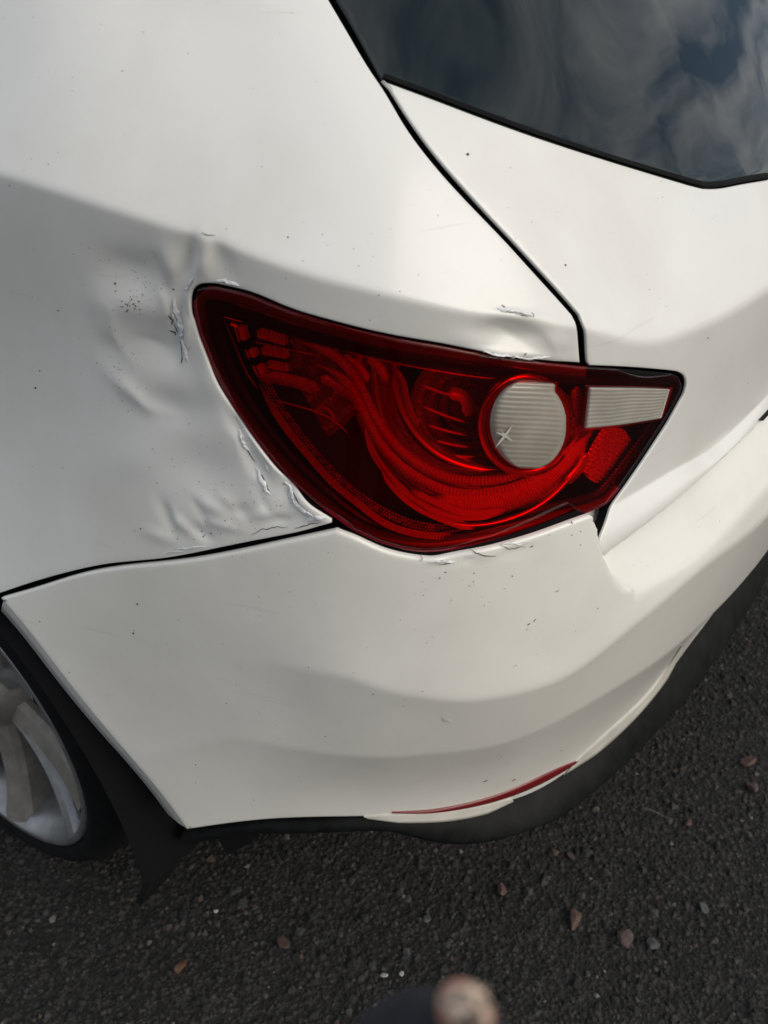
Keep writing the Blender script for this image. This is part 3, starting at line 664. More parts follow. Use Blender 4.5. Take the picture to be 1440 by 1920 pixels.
# --- wheels
def make_wheel(parent, x, y, flip):
    w = bpy.data.objects.new('wheel', None); COL.objects.link(w); w.parent = parent; w.location = (x, y, .28)
    if flip: w.scale = (-1, 1, 1)
    V, Fq = lathe_x([(.16, .215), (.18, .235), (.185, .255), (.175, .270), (.15, .278), (.10, .280), (.05, .278), (.018, .272), (.002, .260), (-.006, .248), (-.004, .238), (.004, .2315), (.02, .215)], 96)
    t = mesh_obj('tyre', V, Fq, M['rubber'], w); orient(t)
    V, Fq = lathe_x([(.008, .2325), (.000, .2312), (-.003, .227), (-.001, .222), (.006, .219), (.012, .213), (.05, .204), (.10, .200), (.15, .203), (.155, .10), (.156, .03)], 96)
    r = mesh_obj('rim', V, Fq, M['alloy'], w)
    V, Fq = lathe_x([(.085, .0), (.085, .140), (.095, .145), (.10, .0)], 48); d = mesh_obj('brake_disc', V, Fq, M['primer'], w)
    V, Fq = lathe_x([(.012, 0), (.012, .028), (.018, .034), (.022, .055), (.06, .068)], 32); mesh_obj('hub_cap', V, Fq, M['alloy_dirty'], w)
    for k in range(5):
        for sgn in (-1, 1):
            V = []; n = 16
            for i in range(n):
                u = i/(n-1); rr = .030+.192*u; a = 2*math.pi*(k+.62)/5+sgn*(.10+.17*u)+.05*math.sin(3*u)
                wd = .017+.005*(1-u)**2+.010*u**4; dep = .036-.034*u+.010*math.sin(3.1*u)
                c_ = np.array([0, -math.cos(a)*rr, math.sin(a)*rr]); tn = np.array([0, math.sin(a), math.cos(a)])
                for (q, h) in ((-1, .060), (-1, .016), (-.8, .006), (.35, -.002), (.8, .003), (1, .012), (1, .060)): V.append(c_-tn*wd*q*sgn+np.array([dep+h-.004, 0, 0]))
            o = mesh_obj('spoke', V, grid_faces(n, 7, sgn > 0), M['alloy'] if sgn < 0 else M['alloy_dirty'], w, smooth=False); orient(o)
    return w
make_wheel(car, -.797, .785, False); make_wheel(car, .797, .785, True); make_wheel(car, -.797, 3.22, False); make_wheel(car, .797, 3.22, True)

# ------------------------------------------------------------------ tail lamp
lamp = bpy.data.objects.new('tail_lamp', None); COL.objects.link(lamp); lamp.parent = car
lamp['label'] = 'large red tail lamp with round and slim milky inserts'
def lp(pts, depth):
    pts = np.atleast_2d(np.asarray(pts, float)); sw = A.px(pts); P = A.ev(sw); n = A.nv(sw); d = ray(pts)
    return P+d*(np.broadcast_to(depth, (len(pts),))/np.maximum(np.abs(np.sum(d*n, 1)), .35))[:, None]
lamp_parts = []
lens = panel('lens', A, A.px(lamp_out), .004, .004, M['lens_red'], lamp, lift=-.0005, edge_r=.003, depth=.010); lamp_parts.append(lens)
# housing
lamp_parts.append(panel('housing', A, A.px(lamp_out), .02, .02, M['red_dark'], lamp, lift=-.055, edge_r=.001, depth=.002, bspace=.01))
in1 = np.array([(386, 566), (400, 562), (470, 580), (538, 604), (608, 625), (677, 642), (747, 657), (830, 670), (890, 680), (980, 694), (1089, 706), (1161, 710), (1250, 716), (1262, 722), (1238, 785), (1186, 860), (1150, 908), (1128, 932), (1010, 966), (940, 986), (872, 1000), (800, 1008), (764, 1006), (712, 994), (665, 972), (618, 936), (570, 893), (518, 838), (480, 788), (446, 738), (412, 672), (392, 612)], float)
in2 = np.array([(414, 592), (424, 590), (470, 602), (538, 626), (608, 648), (677, 664), (747, 680), (830, 692), (890, 700), (975, 712), (1089, 720), (1161, 722), (1240, 726), (1256, 730), (1228, 785), (1178, 850), (1140, 898), (1118, 918), (1000, 950), (935, 972), (865, 987), (800, 998), (764, 994), (712, 980), (672, 957), (628, 922), (582, 880), (532, 827), (494, 777), (462, 726), (434, 668), (418, 620)], float)
def closed_smooth(P, n):
    Q = np.vstack([P[-3:], P, P[:3]]); t = np.r_[0, np.cumsum(np.linalg.norm(np.diff(Q, axis=0), axis=1))]
    tt = np.concatenate([np.linspace(t[i], t[i+1], n, endpoint=False) for i in range(3, 3+len(P))]); return pchip2(t, Q, tt)
def pchip2(t, Q, tt): return np.c_[pchip(t, Q[:, 0], tt), pchip(t, Q[:, 1], tt)]
def nearest(poly, pts):
    out = []
    B_ = resample(poly, 2.)
    for p in pts: out.append(B_[np.argmin(np.sum((B_-p)**2, 1))])
    return np.array(out)
L1 = closed_smooth(in1, 8); L2 = closed_smooth(in2, 8); L0 = nearest(lamp_out, L1); L0 = (L0+np.roll(L0, 1, 0)+np.roll(L0, -1, 0))/3; L2n = nearest(L2, L1)
R = [lp(L0, .0015), lp(L0*.75+L1*.25, .0012), lp(L0*.4+L1*.6, .002), lp(L1, .006), lp(L1*.9+L2n*.1, .008), lp(L1*.4+L2n*.6, .010), lp(L2n, .010), lp(L2n, .055)]
nR = len(L1); V = np.stack(R, 1).reshape(-1, 3); F = grid_faces(nR, len(R), wrap_a=True)
col = F[:, 0] % len(R); xm = np.repeat(L1[:, 0], len(R)).reshape(-1)[F[:, 0]]
mi = np.where(col >= 3, 1, 0); ym = np.repeat(L1[:, 1], len(R)).reshape(-1)[F[:, 0]]; mi[(col < 4) & ((xm > 1150) | ((xm > 1092) & (ym < 730)))] = 3; mi[col >= 6] = 2
bez = mesh_obj('bezel', V, F, None, lamp, mats=[M['wine'], M['wine_dark'], M['red_dark'], M['black_gap']], midx=mi); lamp_parts.append(bez)
def ribbon(name, curve, hw, depth, bulge, mat, ribs=0., amp=.0012, m=9, step=2.0, hw_end=.15, twist=0.):
    c_ = smooth_px(curve, step); n = len(c_); t = np.gradient(c_, axis=0); t /= np.linalg.norm(t, axis=1)[:, None]; nn = np.c_[-t[:, 1], t[:, 0]]
    u = np.linspace(0, 1, n); w = hw*np.minimum(1, np.minimum(u, 1-u)*8+hw_end)
    bulge = bulge*hw*.0004; twist = twist*hw*.0004
    v = np.linspace(-1, 1, m); pts = (c_[:, None, :]+nn[:, None, :]*(w[:, None]*v[None, :])[..., None]).reshape(-1, 2)
    d = depth-bulge*(1-v[None, :]**2)+twist*v[None, :]+(amp*np.sin(np.arange(n)*step*2*math.pi/ribs)[:, None]*(1-v[None, :]**4) if ribs else 0)+0*w[:, None]
    o = mesh_obj(name, lp(pts, np.broadcast_to(d, (n, m)).ravel()), grid_faces(n, m, True), mat, lamp); lamp_parts.append(o); return o
RB = M['red_bright'] = mat_simple('bright_red_plastic', (1.0, .06, .04), .22, .15, nscale=500, namp=.12, bumpd=.0008, coat=.8)
RG = M['red_gloss'] = mat_simple('glossy_red_reflector', (1.0, .07, .04), .28, .9)
M['red_soft'] = mat_facet('faceted_red_plastic', (.85, .026, .018), .2, .4, 260, .8)
RR, RS, RD = M['red_refl'], M['red_soft'], M['red_dark']
# broad terraced bowl that the light guides lie in
def bowl(name, cx, cy, a0, a1, r0, r1, dfun, mat, na=90, nr=46):
    pts = []; dd = []
    for a in np.linspace(math.radians(a0), math.radians(a1), na):
        for t_ in np.linspace(0, 1, nr):
            rr = r0(math.degrees(a))+(r1(math.degrees(a))-r0(math.degrees(a)))*t_; pts.append((cx+rr*math.cos(a), cy+rr*math.sin(a))); dd.append(dfun(t_, a))
    pts = np.array(pts); F = grid_faces(na, nr); F = F[inside(L2, pts[F].mean(1))]
    o = mesh_obj(name, lp(np.clip(pts, (372, 545), (1270, 1030)), np.array(dd)), F, mat, lamp); orient(o); lamp_parts.append(o); return o
terr = lambda t_, a: .034-.008*t_-.0035*math.sin(t_*17)
bowl('reflector_bowl', 895, 725, 5, 215, lambda a: 150, lambda a: 238+10*math.sin(math.radians(a*2)), terr, mat_facet('bowl_red_plastic', (.60, .016, .012), .2, .2, 260, .8))
bowl('reflector_bowl', 880, 765, 0, 360, lambda a: 4, lambda a: 112, lambda t_, a: .052-.026*t_**2+.0016*math.sin(t_*30), M['red_mid'])
bowl('reflector_bowl', 520, 655, -40, 60, lambda a: 30, lambda a: 190, lambda t_, a: .036-.008*t_+.003*math.sin(t_*16), M['red_mid'])
LG = dict(ribs=7., amp=.0011, step=1.0)
ribbon('light_guide', [(556, 640), (620, 662), (662, 702), (690, 755), (720, 808), (770, 860), (830, 893), (900, 902), (960, 892), (1020, 862)], 9, .020, .8, RB, **LG)
ribbon('light_guide', [(590, 682), (640, 708), (672, 755), (700, 812), (745, 868), (800, 905), (860, 925), (930, 922), (985, 905), (1040, 866), (1085, 815)], 9, .018, .8, RB, **LG)
ribbon('light_guide', [(800, 935), (870, 950), (950, 938), (1030, 900), (1100, 815)], 20, .020, .7, RB, ribs=5., amp=.0008, step=1.0, m=13)
ribbon('reflector_edge', [(684, 800), (698, 845), (722, 882), (765, 925), (815, 956), (870, 970), (945, 962)], 6, .010, .2, RB, twist=-1.3)
ribbon('reflector_edge', [(700, 850), (735, 905), (790, 955), (860, 983), (950, 975), (1030, 935), (1090, 870)], 4, .008, .8, RR, twist=-.4)
ribbon('reflector_edge', [(715, 880), (760, 933), (820, 968), (890, 992)], 8, .008, .2, RB, twist=-1.2)
ribbon('reflector_edge', [(770, 918), (830, 948), (880, 962), (950, 955)], 6, .010, .2, RB, twist=-1.2)
ribbon('reflector_bowl', [(742, 688), (752, 745), (778, 800), (820, 843), (875, 868), (935, 878)], 11, .020, .5, RG, twist=-.9)
ribbon('reflector_bowl', [(775, 690), (795, 745), (825, 790), (865, 825), (915, 845)], 30, .050, .4, RD, twist=-.6)
ribbon('reflector_edge', [(740, 690), (757, 718), (764, 750), (785, 800)], 5, .014, .2, RB, twist=1.2)
for k, (a, b) in enumerate([((790, 722), (872, 748)), ((793, 762), (874, 792)), ((803, 797), (876, 816)), ((818, 826), (880, 838)), ((838, 852), (890, 856))]):
    ribbon('reflector_rib', [a, ((a[0]+b[0])/2, (a[1]+b[1])/2+2), b], 2.6, .022, 1.2, RB, m=5)
ribbon('bulb_reflector', [(838, 738), (860, 740), (878, 758), (874, 782)], 12, .026, .8, RB, twist=-.5)
ribbon('bulb_reflector', [(640, 668), (672, 690), (690, 716)], 9, .024, .5, RB, 6., .0008)
ribbon('bulb_reflector', [(690, 668), (712, 690), (728, 716)], 9, .024, .5, RB, 6., .0008)
ribbon('bulb_reflector', [(600, 706), (640, 728), (672, 752)], 10, .026, .5, RS, 6., .0008)
ribbon('trim_line', [(640, 655), (720, 676), (800, 692), (880, 705), (962, 714)], 1.6, .014, 1., RR, m=5)
ribbon('trim_line', [(418, 594), (455, 604)], 1.5, .012, 1., RR, m=5)
ribbon('trim_line', [(420, 600), (442, 652), (466, 705), (484, 730)], 1.8, .014, 1., RR, m=5)
ribbon('trim_line', [(472, 640), (540, 655), (600, 668)], 1.4, .030, 1., RR, m=5)
ribbon('trim_line', [(505, 748), (560, 762), (620, 785), (655, 815)], 1.6, .026, 1., RB, m=5)
ribbon('trim_line', [(596, 760), (612, 765), (630, 790)], 3.5, .022, .3, RB, m=5, twist=-1.2)
ribbon('trim_line', [(640, 640), (690, 668), (715, 700), (728, 740)], 1.4, .026, 1., RR, m=5)
for q in ([(440, 612), (449, 642)], [(460, 655), (468, 673)], [(474, 685), (483, 704)]):
    (x0, y0), (x1, y1) = q; ribbon('indicator_facet', [(x0, y0), (x1, y1)], 2.2, .018, .6, RB, m=5, step=1.5)
    ribbon('indicator_facet', [(x0+13, y0-4), (x1+13, y1-4)], 9, .014, .3, RB, 0, m=13, step=1.5, twist=-.6)
ribbon('indicator_reflector', [(480, 622), (542, 640)], 10, .014, .2, RB, 8., .0012, step=1.2, twist=-.7)
ribbon('indicator_reflector', [(488, 655), (545, 665)], 9, .014, .2, RB, 8., .0012, step=1.2, twist=-.7)
ribbon('indicator_reflector', [(500, 682), (546, 690)], 8, .014, .2, RB, 8., .0012, step=1.2, twist=-.7)
ribbon('indicator_reflector', [(482, 706), (540, 712), (600, 732)], 12, .022, .4, RS, 5., .0008, step=1.0)
ribbon('indicator_facet', [(432, 606), (446, 612)], 4, .010, .3, RG, m=5, step=1.5, twist=-.5)
ribbon('reflector_edge', [(1060, 905), (1085, 880), (1100, 850)], 9, .012, .3, RG, m=5, twist=-.4)
ribbon('reflector_edge', [(945, 716), (925, 735), (912, 765), (908, 800)], 6, .006, .4, RB, m=5)
# beaded reflex strip along the lower edge
def beads(name, curve, pitch, rad, depth, rows_, mat):
    c_ = smooth_px(curve, pitch); t = np.gradient(c_, axis=0); t /= np.linalg.norm(t, axis=1)[:, None]; nn = np.c_[-t[:, 1], t[:, 0]]; V = []; F = []
    for r_ in range(rows_):
        for i, p in enumerate(c_):
            q = p+t[i]*pitch*.5*(r_ % 2)+nn[i]*(-r_*pitch*.86)
            ring = [q+rad*np.array([math.cos(a), math.sin(a)]) for a in np.arange(6)*math.pi/3]
            P = lp(np.vstack([[q], ring]), np.r_[depth-.0016, np.full(6, depth)]); b = len(V); V += P.tolist(); F += [(b, b+1+k, b+1+(k+1) % 6) for k in range(6)]
    o = mesh_obj(name, V, F, mat, lamp, smooth=False); o['kind'] = 'stuff'; lamp_parts.append(o)
ribbon('reflex_strip', [(486, 720), (512, 766), (541, 809), (581, 857), (626, 907), (675, 947), (722, 981), (772, 999), (830, 1005), (900, 1000)], 6.5, .007, .1, RB, 6., .0005, m=7, step=1.0, twist=-1.1)
beads('reflex_bead', [(494, 722), (520, 766), (549, 808), (588, 856), (632, 903), (680, 942), (728, 970), (776, 989), (830, 996), (905, 992)], 6.5, 3.0, .013, 3, RS)
beads('reflex_bead', [(1216, 798), (1180, 850), (1140, 900), (1116, 926)], 6.5, 2.6, .010, 1, RR)
ribbon('side_reflector', [(1168, 805), (1140, 850), (1112, 905)], 34, .018, .2, RS, 8., .0014, step=1.2, m=11)
ribbon('side_reflector', [(1080, 724), (1084, 765), (1080, 806)], 11, .012, .5, RB, 6., .001, step=1.2)
# round milky lamp and the slim reversing lamp
def disc(name, cx, cy, rx, ry, mat, lift, dome, cut_top=None, nr=14, na=72, ribs=0., ramp_=0.):
    pts = []; hs = []
    for i in range(nr+1):
        u = i/nr
        for k in range(na):
            a = 2*math.pi*k/na; e_ = 1+(.13*max(0, math.sin(2*a))**2 if math.sin(a) < 0 and math.cos(a) > 0 else (.13*max(0, -math.sin(2*a))**2 if math.sin(a) < 0 else 0)) if cut_top is not None else 1; e_ = 1+.13*abs(math.sin(2*a))**2 if (cut_top is not None and math.sin(a) < 0 and math.cos(a) > 0) else 1; x = cx+rx*e_*u*math.cos(a); y = cy+ry*e_*u*math.sin(a)
            if cut_top is not None: y = max(y, cut_top+.04*(x-cx))
            pts.append((x, y)); hs.append(-lift-dome*(1-u**2.2)-ramp_*math.sin((y+.06*x)*2*math.pi/ribs)*(u < .9) if ribs else -lift-dome*(1-u**2.2))
    P = lp(pts, np.array(hs)); P = np.vstack([P, lp(pts[-na:], .02)])
    o = mesh_obj(name, P, np.concatenate([grid_faces(nr+2, na, True), np.array([[i*na+na-1, i*na, (i+1)*na, (i+1)*na+na-1] for i in range(nr+1)])]), mat, lamp); orient(o); lamp_parts.append(o); return o
ang = np.linspace(0, 2*math.pi, 40)
ribbon('lamp_ring', np.c_[988+83*np.cos(ang), np.maximum(797+89*np.sin(ang), 708)][4:-1], 8, .006, .6, RR, m=7, hw_end=1.)
def row_lens(name, rows_y, xl, xr, mat, pitch, amp, dome, m=30):
    V = []; n = len(rows_y)
    for i, y in enumerate(rows_y):
        u = np.linspace(0, 1, m); x = xl(y)+(xr(y)-xl(y))*u; e = np.minimum(1, np.minimum(u, 1-u)*9)*min(1, i/4., (n-1-i)/4.)
        yy = y+(x-990)*.05
        V.append(lp(np.c_[x, yy], .003-e*(.0055+dome*(1-(2*u-1)**2)*(1-((2*i/(n-1))-1)**2))-amp*e*np.sin(y*2*math.pi/pitch+.25*np.sin(x*.07))))
    o = mesh_obj(name, np.concatenate(V), grid_faces(n, m), mat, lamp); orient(o); lamp_parts.append(o); return o
def fx(y, sd):
    v = (y-797)/84.; h = math.sqrt(max(0, 1-v*v)); k = 78*h
    if y < 797: k = max(k, 78*min(h**.8*1.02, 1) if sd > 0 else k, 55*min(1, (797-y)/40.) if sd > 0 else 14)
    return 990+sd*k
fog = row_lens('fog_lens', np.r_[np.arange(713.5, 880, 1.6), 880.7], lambda y: fx(y, -1), lambda y: fx(y, 1), M['milky'], 9.2, .00014, .004)
fog['label'] = 'round milky lens with a star shaped crack'
rv0 = [(1099, 722), (1150, 723), (1205, 724), (1262, 727)]; rv1 = [(1090, 808), (1140, 803), (1190, 796), (1244, 786)]
c0 = smooth_px(rv0, 4); c1 = smooth_px(rv1, 4); n = 44
c0 = c0[np.linspace(0, len(c0)-1, n).round().astype(int)]; c1 = c1[np.linspace(0, len(c1)-1, n).round().astype(int)]
V = []; mm_ = 70
for i in range(n):
    u = np.linspace(0, 1, mm_); e = min(1, i/2., (n-1-i)/2.); pts = c0[i]*(1-u)[:, None]+c1[i]*u[:, None]
    ed = np.minimum(1, np.minimum(u, 1-u)*14)*e; V.append(lp(pts, .004-ed*.0062-.00012*ed*np.sin(u*70+.5*math.sin(i*.33)+i*.05)))
rev = mesh_obj('reversing_lens', np.concatenate(V), grid_faces(n, mm_), M['milky2'], lamp); orient(rev); lamp_parts.append(rev)
# star crack on the round lens
V = []; F = []
for a, l in ((-.95, 26), (.62, 20), (2.25, 30), (3.5, 20), (-2.2, 10)):
    d = np.array([math.cos(a), math.sin(a)]); nn = np.array([-d[1], d[0]]); c_ = np.array([947, 817]); b = len(V)
    V += lp([c_-nn*2.6, c_+d*l*.5-nn*1.8, c_+d*l, c_+d*l*.5+nn*1.8, c_+nn*2.6], -.0068).tolist(); F.append((b, b+1, b+2, b+3, b+4))
lamp_parts.append(mesh_obj('star_crack', V, F, M['dirt_white'], fog))
lamp_r = bpy.data.objects.new('tail_lamp', None); COL.objects.link(lamp_r); lamp_r.parent = car
for o in lamp_parts:
    if o.name.startswith(('lens', 'bezel', 'housing', 'fog', 'rev', 'light_g')): mirror_of(o, lamp_r)


# ------------------------------------------------------------------ rest of the car body, coarse but in its place
def a3(y, z): return A.from3((-2, y, z), (1, 0, 0))
def both(o): return o, mirror_of(o, car)
def yz_panel(name, pts, mat, lift=0.): return both(panel(name, A, np.array([a3(*p) for p in pts]), .03, .03, mat, car, lift=lift, edge_r=.003, bspace=.02))
rear_arch_f = [(WC[0]-AR*math.cos(t), WC[1]+AR*math.sin(t)) for t in np.linspace(2.9, 2.2, 8)]
yz_panel('rear_door', [(1.20, .30), (1.20, .60), (1.11, .80), (1.07, .97), (1.07, 1.045), (1.98, 1.045), (1.98, .30)], M['paint'])
yz_panel('front_door', [(1.99, .30), (1.99, 1.045), (2.84, 1.02), (2.84, .30)], M['paint'])
yz_panel('side_window', [(1.0, 1.075), (1.18, 1.32), (1.96, 1.35), (1.96, 1.06)], M['glass'], -.006)
yz_panel('side_window', [(1.99, 1.06), (1.99, 1.35), (2.20, 1.33), (2.72, 1.04)], M['glass'], -.006)
fa = [(.75+2.47-AR*math.cos(t), .30+AR*math.sin(t)) for t in np.linspace(.1, math.pi-.1, 24)]
yz_panel('front_wing', [(2.85, .34)]+fa+[(3.62, .36), (3.62, .84), (3.3, .90), (2.85, .98)], M['paint'])
sf = np.where((SA > A.from3((-2, 3.63, .6), (1, 0, 0))[0]) & (SA < S_END+.02))[0]; jf = np.where((A.W > CHA[4]) & (A.W < CHA[8]))[0][::6]
both(mesh_obj('front_bumper', A.pos[np.ix_(sf, jf)].reshape(-1, 3), grid_faces(len(sf), len(jf)), M['paint'], car))
sh = np.where((SA > a3(2.86, .97)[0]) & (SA < S_END+.02))[0]; jh = np.where((A.W > CHA[2]) & (A.W < CHA[4]+.003))[0][::6]
both(mesh_obj('bonnet', A.pos[np.ix_(sh, jh)].reshape(-1, 3), grid_faces(len(sh), len(jh)), M['paint'], car))
jw = np.where((A.W > CHA[1]) & (A.W < CHA[2]+.003))[0][::6]
both(mesh_obj('windscreen', A.pos[np.ix_(sh, jw)].reshape(-1, 3), grid_faces(len(sh), len(jw)), M['glass'], car))
sr = np.where((SA >= 0) & (SA < S_END))[0][::3]; jr = np.where(A.W < CHA[1]+.03)[0][::6]
Pr = A.pos[np.ix_(sr, jr)]; V = Pr.reshape(-1, 3); top = Pr[:, 0]; cen = np.c_[np.zeros(len(top)), top[:, 1], top[:, 2]+.006]
mid = (top+cen)/2+[0, 0, .004]
V = np.concatenate([V, np.stack([top, mid, cen], 1).reshape(-1, 3)]); F = np.concatenate([grid_faces(len(sr), len(jr)), grid_faces(len(sr), 3)+len(Pr.reshape(-1, 3))])
both(mesh_obj('roof', V, F, M['paint'], car))

# ------------------------------------------------------------------ damage: torn flakes, chips and specks on the paint
def qsurf(pts, lift, surf=A, disp=dent):
    pts = np.atleast_2d(np.asarray(pts, float)); sw = surf.px(pts); P = surf.ev(sw); n = surf.nv(sw)
    return P+n*(disp(pts, P)+lift)[:, None], n
def flake(parent, curve, width, lift=.0035, surf=A, disp=dent, mat=None, seed=0, name='torn_paint'):
    r_ = np.random.default_rng(seed); c_ = smooth_px(curve, 2.2); n = len(c_); t = np.gradient(c_, axis=0); t /= np.linalg.norm(t, axis=1)[:, None]; nn = np.c_[-t[:, 1], t[:, 0]]
    m = 7; V = []; env = np.sin(np.linspace(.12, math.pi-.12, n))**.6
    off = np.cumsum(r_.normal(0, .8, n)); off -= np.linspace(off[0], off[-1], n)
    width = width*.62; sm_ = lambda a: (a+np.roll(a, 1)+np.roll(a, -1))/3
    wl_ = width*env*(.35+1.1*sm_(r_.random(n))); wr_ = width*env*(.35+1.1*sm_(r_.random(n)))
    V = np.zeros((n, m, 3))
    for j in range(m):
        v = j/(m-1)*2-1; w = np.where(v < 0, wl_*v, wr_*v)+off
        h = .45*lift*(.3+.7*(v+1)/2)*env*(.5+.9*sm_(r_.random(n)))+.0003
        if j in (0, m-1): h = h*0+.0003
        P, _ = qsurf(c_+nn*w[:, None], h, surf, disp); V[:, j] = P
    o = mesh_obj(name, V.reshape(-1, 3), grid_faces(n, m, True), mat or M['flake'], parent, smooth=True); orient(o); return o
def crack(parent, curve, width, seed, surf=A, disp=dent): return flake(parent, curve, width, .0006, surf, disp, M['primer'], seed, 'crack')
flake(quarter, [(326, 560), (331, 590), (336, 620), (342, 655), (350, 680)], 8, .0045, seed=1)
flake(quarter, [(322, 572), (326, 605), (333, 640)], 4, .003, seed=2)
flake(quarter, [(404, 527), (420, 528), (438, 532), (450, 536)], 4.5, .004, seed=3)
flake(quarter, [(345, 545), (352, 535), (362, 524)], 5, .004, seed=4)
flake(quarter, [(445, 808), (455, 828), (466, 850)], 4, .0035, seed=5)
flake(quarter, [(478, 880), (488, 898), (500, 916), (508, 928)], 5, .0035, seed=6)
flake(quarter, [(497, 872), (504, 884)], 3, .002, seed=7)
flake(quarter, [(532, 905), (548, 928), (566, 948), (584, 960), (604, 968)], 6, .005, seed=8)
flake(quarter, [(572, 978), (590, 972), (612, 968)], 8, .004, seed=9)
flake(quarter, [(330, 1030), (360, 1024), (388, 1024)], 4, .002, seed=10)
flake(quarter, [(300, 1040), (320, 1034), (345, 1034)], 2.5, .0015, seed=11)
flake(quarter, [(932, 578), (950, 580), (975, 584), (998, 592)], 6, .0025, seed=12)
flake(quarter, [(905, 658), (930, 662), (955, 664)], 3.5, .0025, seed=13)
flake(quarter, [(955, 668), (985, 670), (1005, 668), (1030, 667)], 3.5, .0025, seed=14)
for k, (c_, w) in enumerate([([(316, 590), (320, 600), (319, 612)], 2.2), ([(322, 612), (330, 650), (337, 678)], 1.6), ([(336, 672), (338, 684)], 2.0), ([(312, 622), (320, 628), (322, 634)], 2.4), ([(378, 437), (392, 440), (404, 442)], 1.2), ([(455, 835), (468, 856), (474, 872)], 1.0),
                             ([(482, 884), (496, 908), (506, 926)], 1.6), ([(540, 918), (560, 945)], 1.6), ([(552, 990), (575, 984), (602, 978)], 1.8), ([(470, 1002), (500, 996), (540, 988)], 1.2), ([(940, 572), (948, 576)], 2.0), ([(936, 585), (960, 588), (994, 596)], 1.0),
                             ([(898, 668), (925, 670), (960, 674), (1010, 678)], 1.8), ([(920, 660), (926, 658)], 1.8), ([(980, 664), (986, 660)], 1.6), ([(996, 586), (998, 596)], 1.2)]):
    crack(quarter, c_, w, 40+k)
for k, (c_, w) in enumerate([([(824, 1060), (850, 1056), (872, 1048)], 1.6), ([(880, 1028), (895, 1036), (912, 1041), (930, 1042)], 1.8), ([(938, 1020), (948, 1028), (965, 1030), (985, 1026)], 1.4), ([(994, 1026), (1000, 1023)], 2.0), ([(786, 1040), (792, 1046), (788, 1052)], 1.2),
                             ([(962, 1014), (963, 1020)], 1.5), ([(1070, 976), (1074, 982)], 2.0), ([(986, 1182), (990, 1178)], 2.2), ([(988, 1172), (994, 1168)], 2.0), ([(1000, 1166), (1005, 1160)], 1.8), ([(1040, 1110), (1048, 1106)], .8), ([(905, 1466), (915, 1462)], 1.2), ([(960, 1464), (967, 1460)], 1.0)]):
    crack(bumper, c_, w, 70+k, B, bump_disp)
flake(bumper, [(800, 1052), (840, 1054), (880, 1044)], 3.5, .002, B, bump_disp, seed=21)
flake(bumper, [(940, 1022), (970, 1018), (996, 1014)], 3, .0015, B, bump_disp, seed=22)
flake(bumper, [(830, 1345), (838, 1350), (846, 1352)], 7, .001, B, bump_disp, seed=23, name='chip_mark')
# specks of grit and stone chips
def specks(parent, pts, rads, surf, disp, mat, seed):
    r_ = np.random.default_rng(seed); V = []; F = []; pts = np.asarray(pts, float)
    allp = []
    for p, r in zip(pts, rads):
        k = 6; a = np.arange(k)*2*math.pi/k; rr = r*(.5+.8*r_.random(k)); el = .5+r_.random(); an = r_.random()*6.28
        q = np.c_[np.cos(a)*rr*el, np.sin(a)*rr]; q = q@np.array([[math.cos(an), -math.sin(an)], [math.sin(an), math.cos(an)]]); allp += (p+q).tolist()
    P, n = qsurf(allp, .00035, surf, disp); F = np.arange(len(P)).reshape(-1, 6)
    o = mesh_obj('stone_chip', P, F, mat, parent); o['kind'] = 'stuff'; return o
def cluster(cx, cy, sx, sy, n, rmin, rmax): return [(cx+rng.normal()*sx, cy+rng.normal()*sy, rng.uniform(rmin, rmax)**1) for _ in range(n)]
q_poly_px = np.array([(0, 5), (600, 5), (690, 140), (800, 300), (1040, 570), (1075, 660), (860, 640), (500, 545), (390, 520), (345, 560), (360, 640), (480, 850), (590, 960), (400, 1020), (130, 1060), (3, 1100)])
pts = cluster(245, 570, 16, 12, 34, .5, 1.6)+cluster(270, 545, 25, 20, 30, .4, 1.1)+cluster(230, 690, 30, 40, 45, .4, 1.2)+cluster(190, 500, 30, 30, 18, .4, 1.)+cluster(380, 920, 90, 60, 60, .4, 1.1)+cluster(520, 930, 30, 20, 40, .4, 1.2)+cluster(440, 1000, 90, 14, 50, .4, 1.3)
pts += [(rng.uniform(5, 1050), rng.uniform(8, 1080), rng.uniform(.3, 1.1)) for _ in range(80)]+[(67, 727, 2.2), (215, 532, 2), (75, 695, 1.6), (18, 348, 1.6), (540, 445, 1.6), (605, 440, 1.6), (325, 543, 2), (110, 582, 1.6)]
pts = np.array(pts); pts = pts[inside(q_poly_px, pts[:, :2])]; specks(quarter, pts[:, :2], pts[:, 2], A, dent, M['speck'], 3)
b_poly_px = np.array([(30, 1140), (300, 1075), (620, 1015), (760, 1060), (1090, 985), (1120, 1080), (1170, 1130), (1200, 1150), (1030, 1270), (1100, 1310), (1070, 1400), (860, 1500), (400, 1530), (340, 1530)])
pts = [(rng.uniform(30, 1180), rng.uniform(990, 1520), rng.uniform(.3, 1.1)) for _ in range(80)]+cluster(860, 1110, 50, 20, 20, .5, 1.4)+cluster(1060, 1000, 40, 12, 14, .6, 1.6)+[(258, 1132, 2), (250, 1187, 1.8), (75, 1165, 2)]
pts = np.array(pts); pts = pts[inside(b_poly_px, pts[:, :2])]; specks(bumper, pts[:, :2], pts[:, 2], B, bump_disp, M['speck'], 4)
h_poly_px = np.array([(760, 180), (1300, 365), (1430, 360), (1430, 740), (1170, 900), (1270, 740), (1270, 690), (1110, 670), (1105, 600), (900, 370)])
zero = lambda p, q: np.zeros(len(p))
pts = [(rng.uniform(740, 1430), rng.uniform(190, 900), rng.uniform(.3, 1.0)) for _ in range(30)]+[(876, 290, 3.2), (1215, 692, 3), (1060, 497, 1.8), (1250, 575, 1.5)]
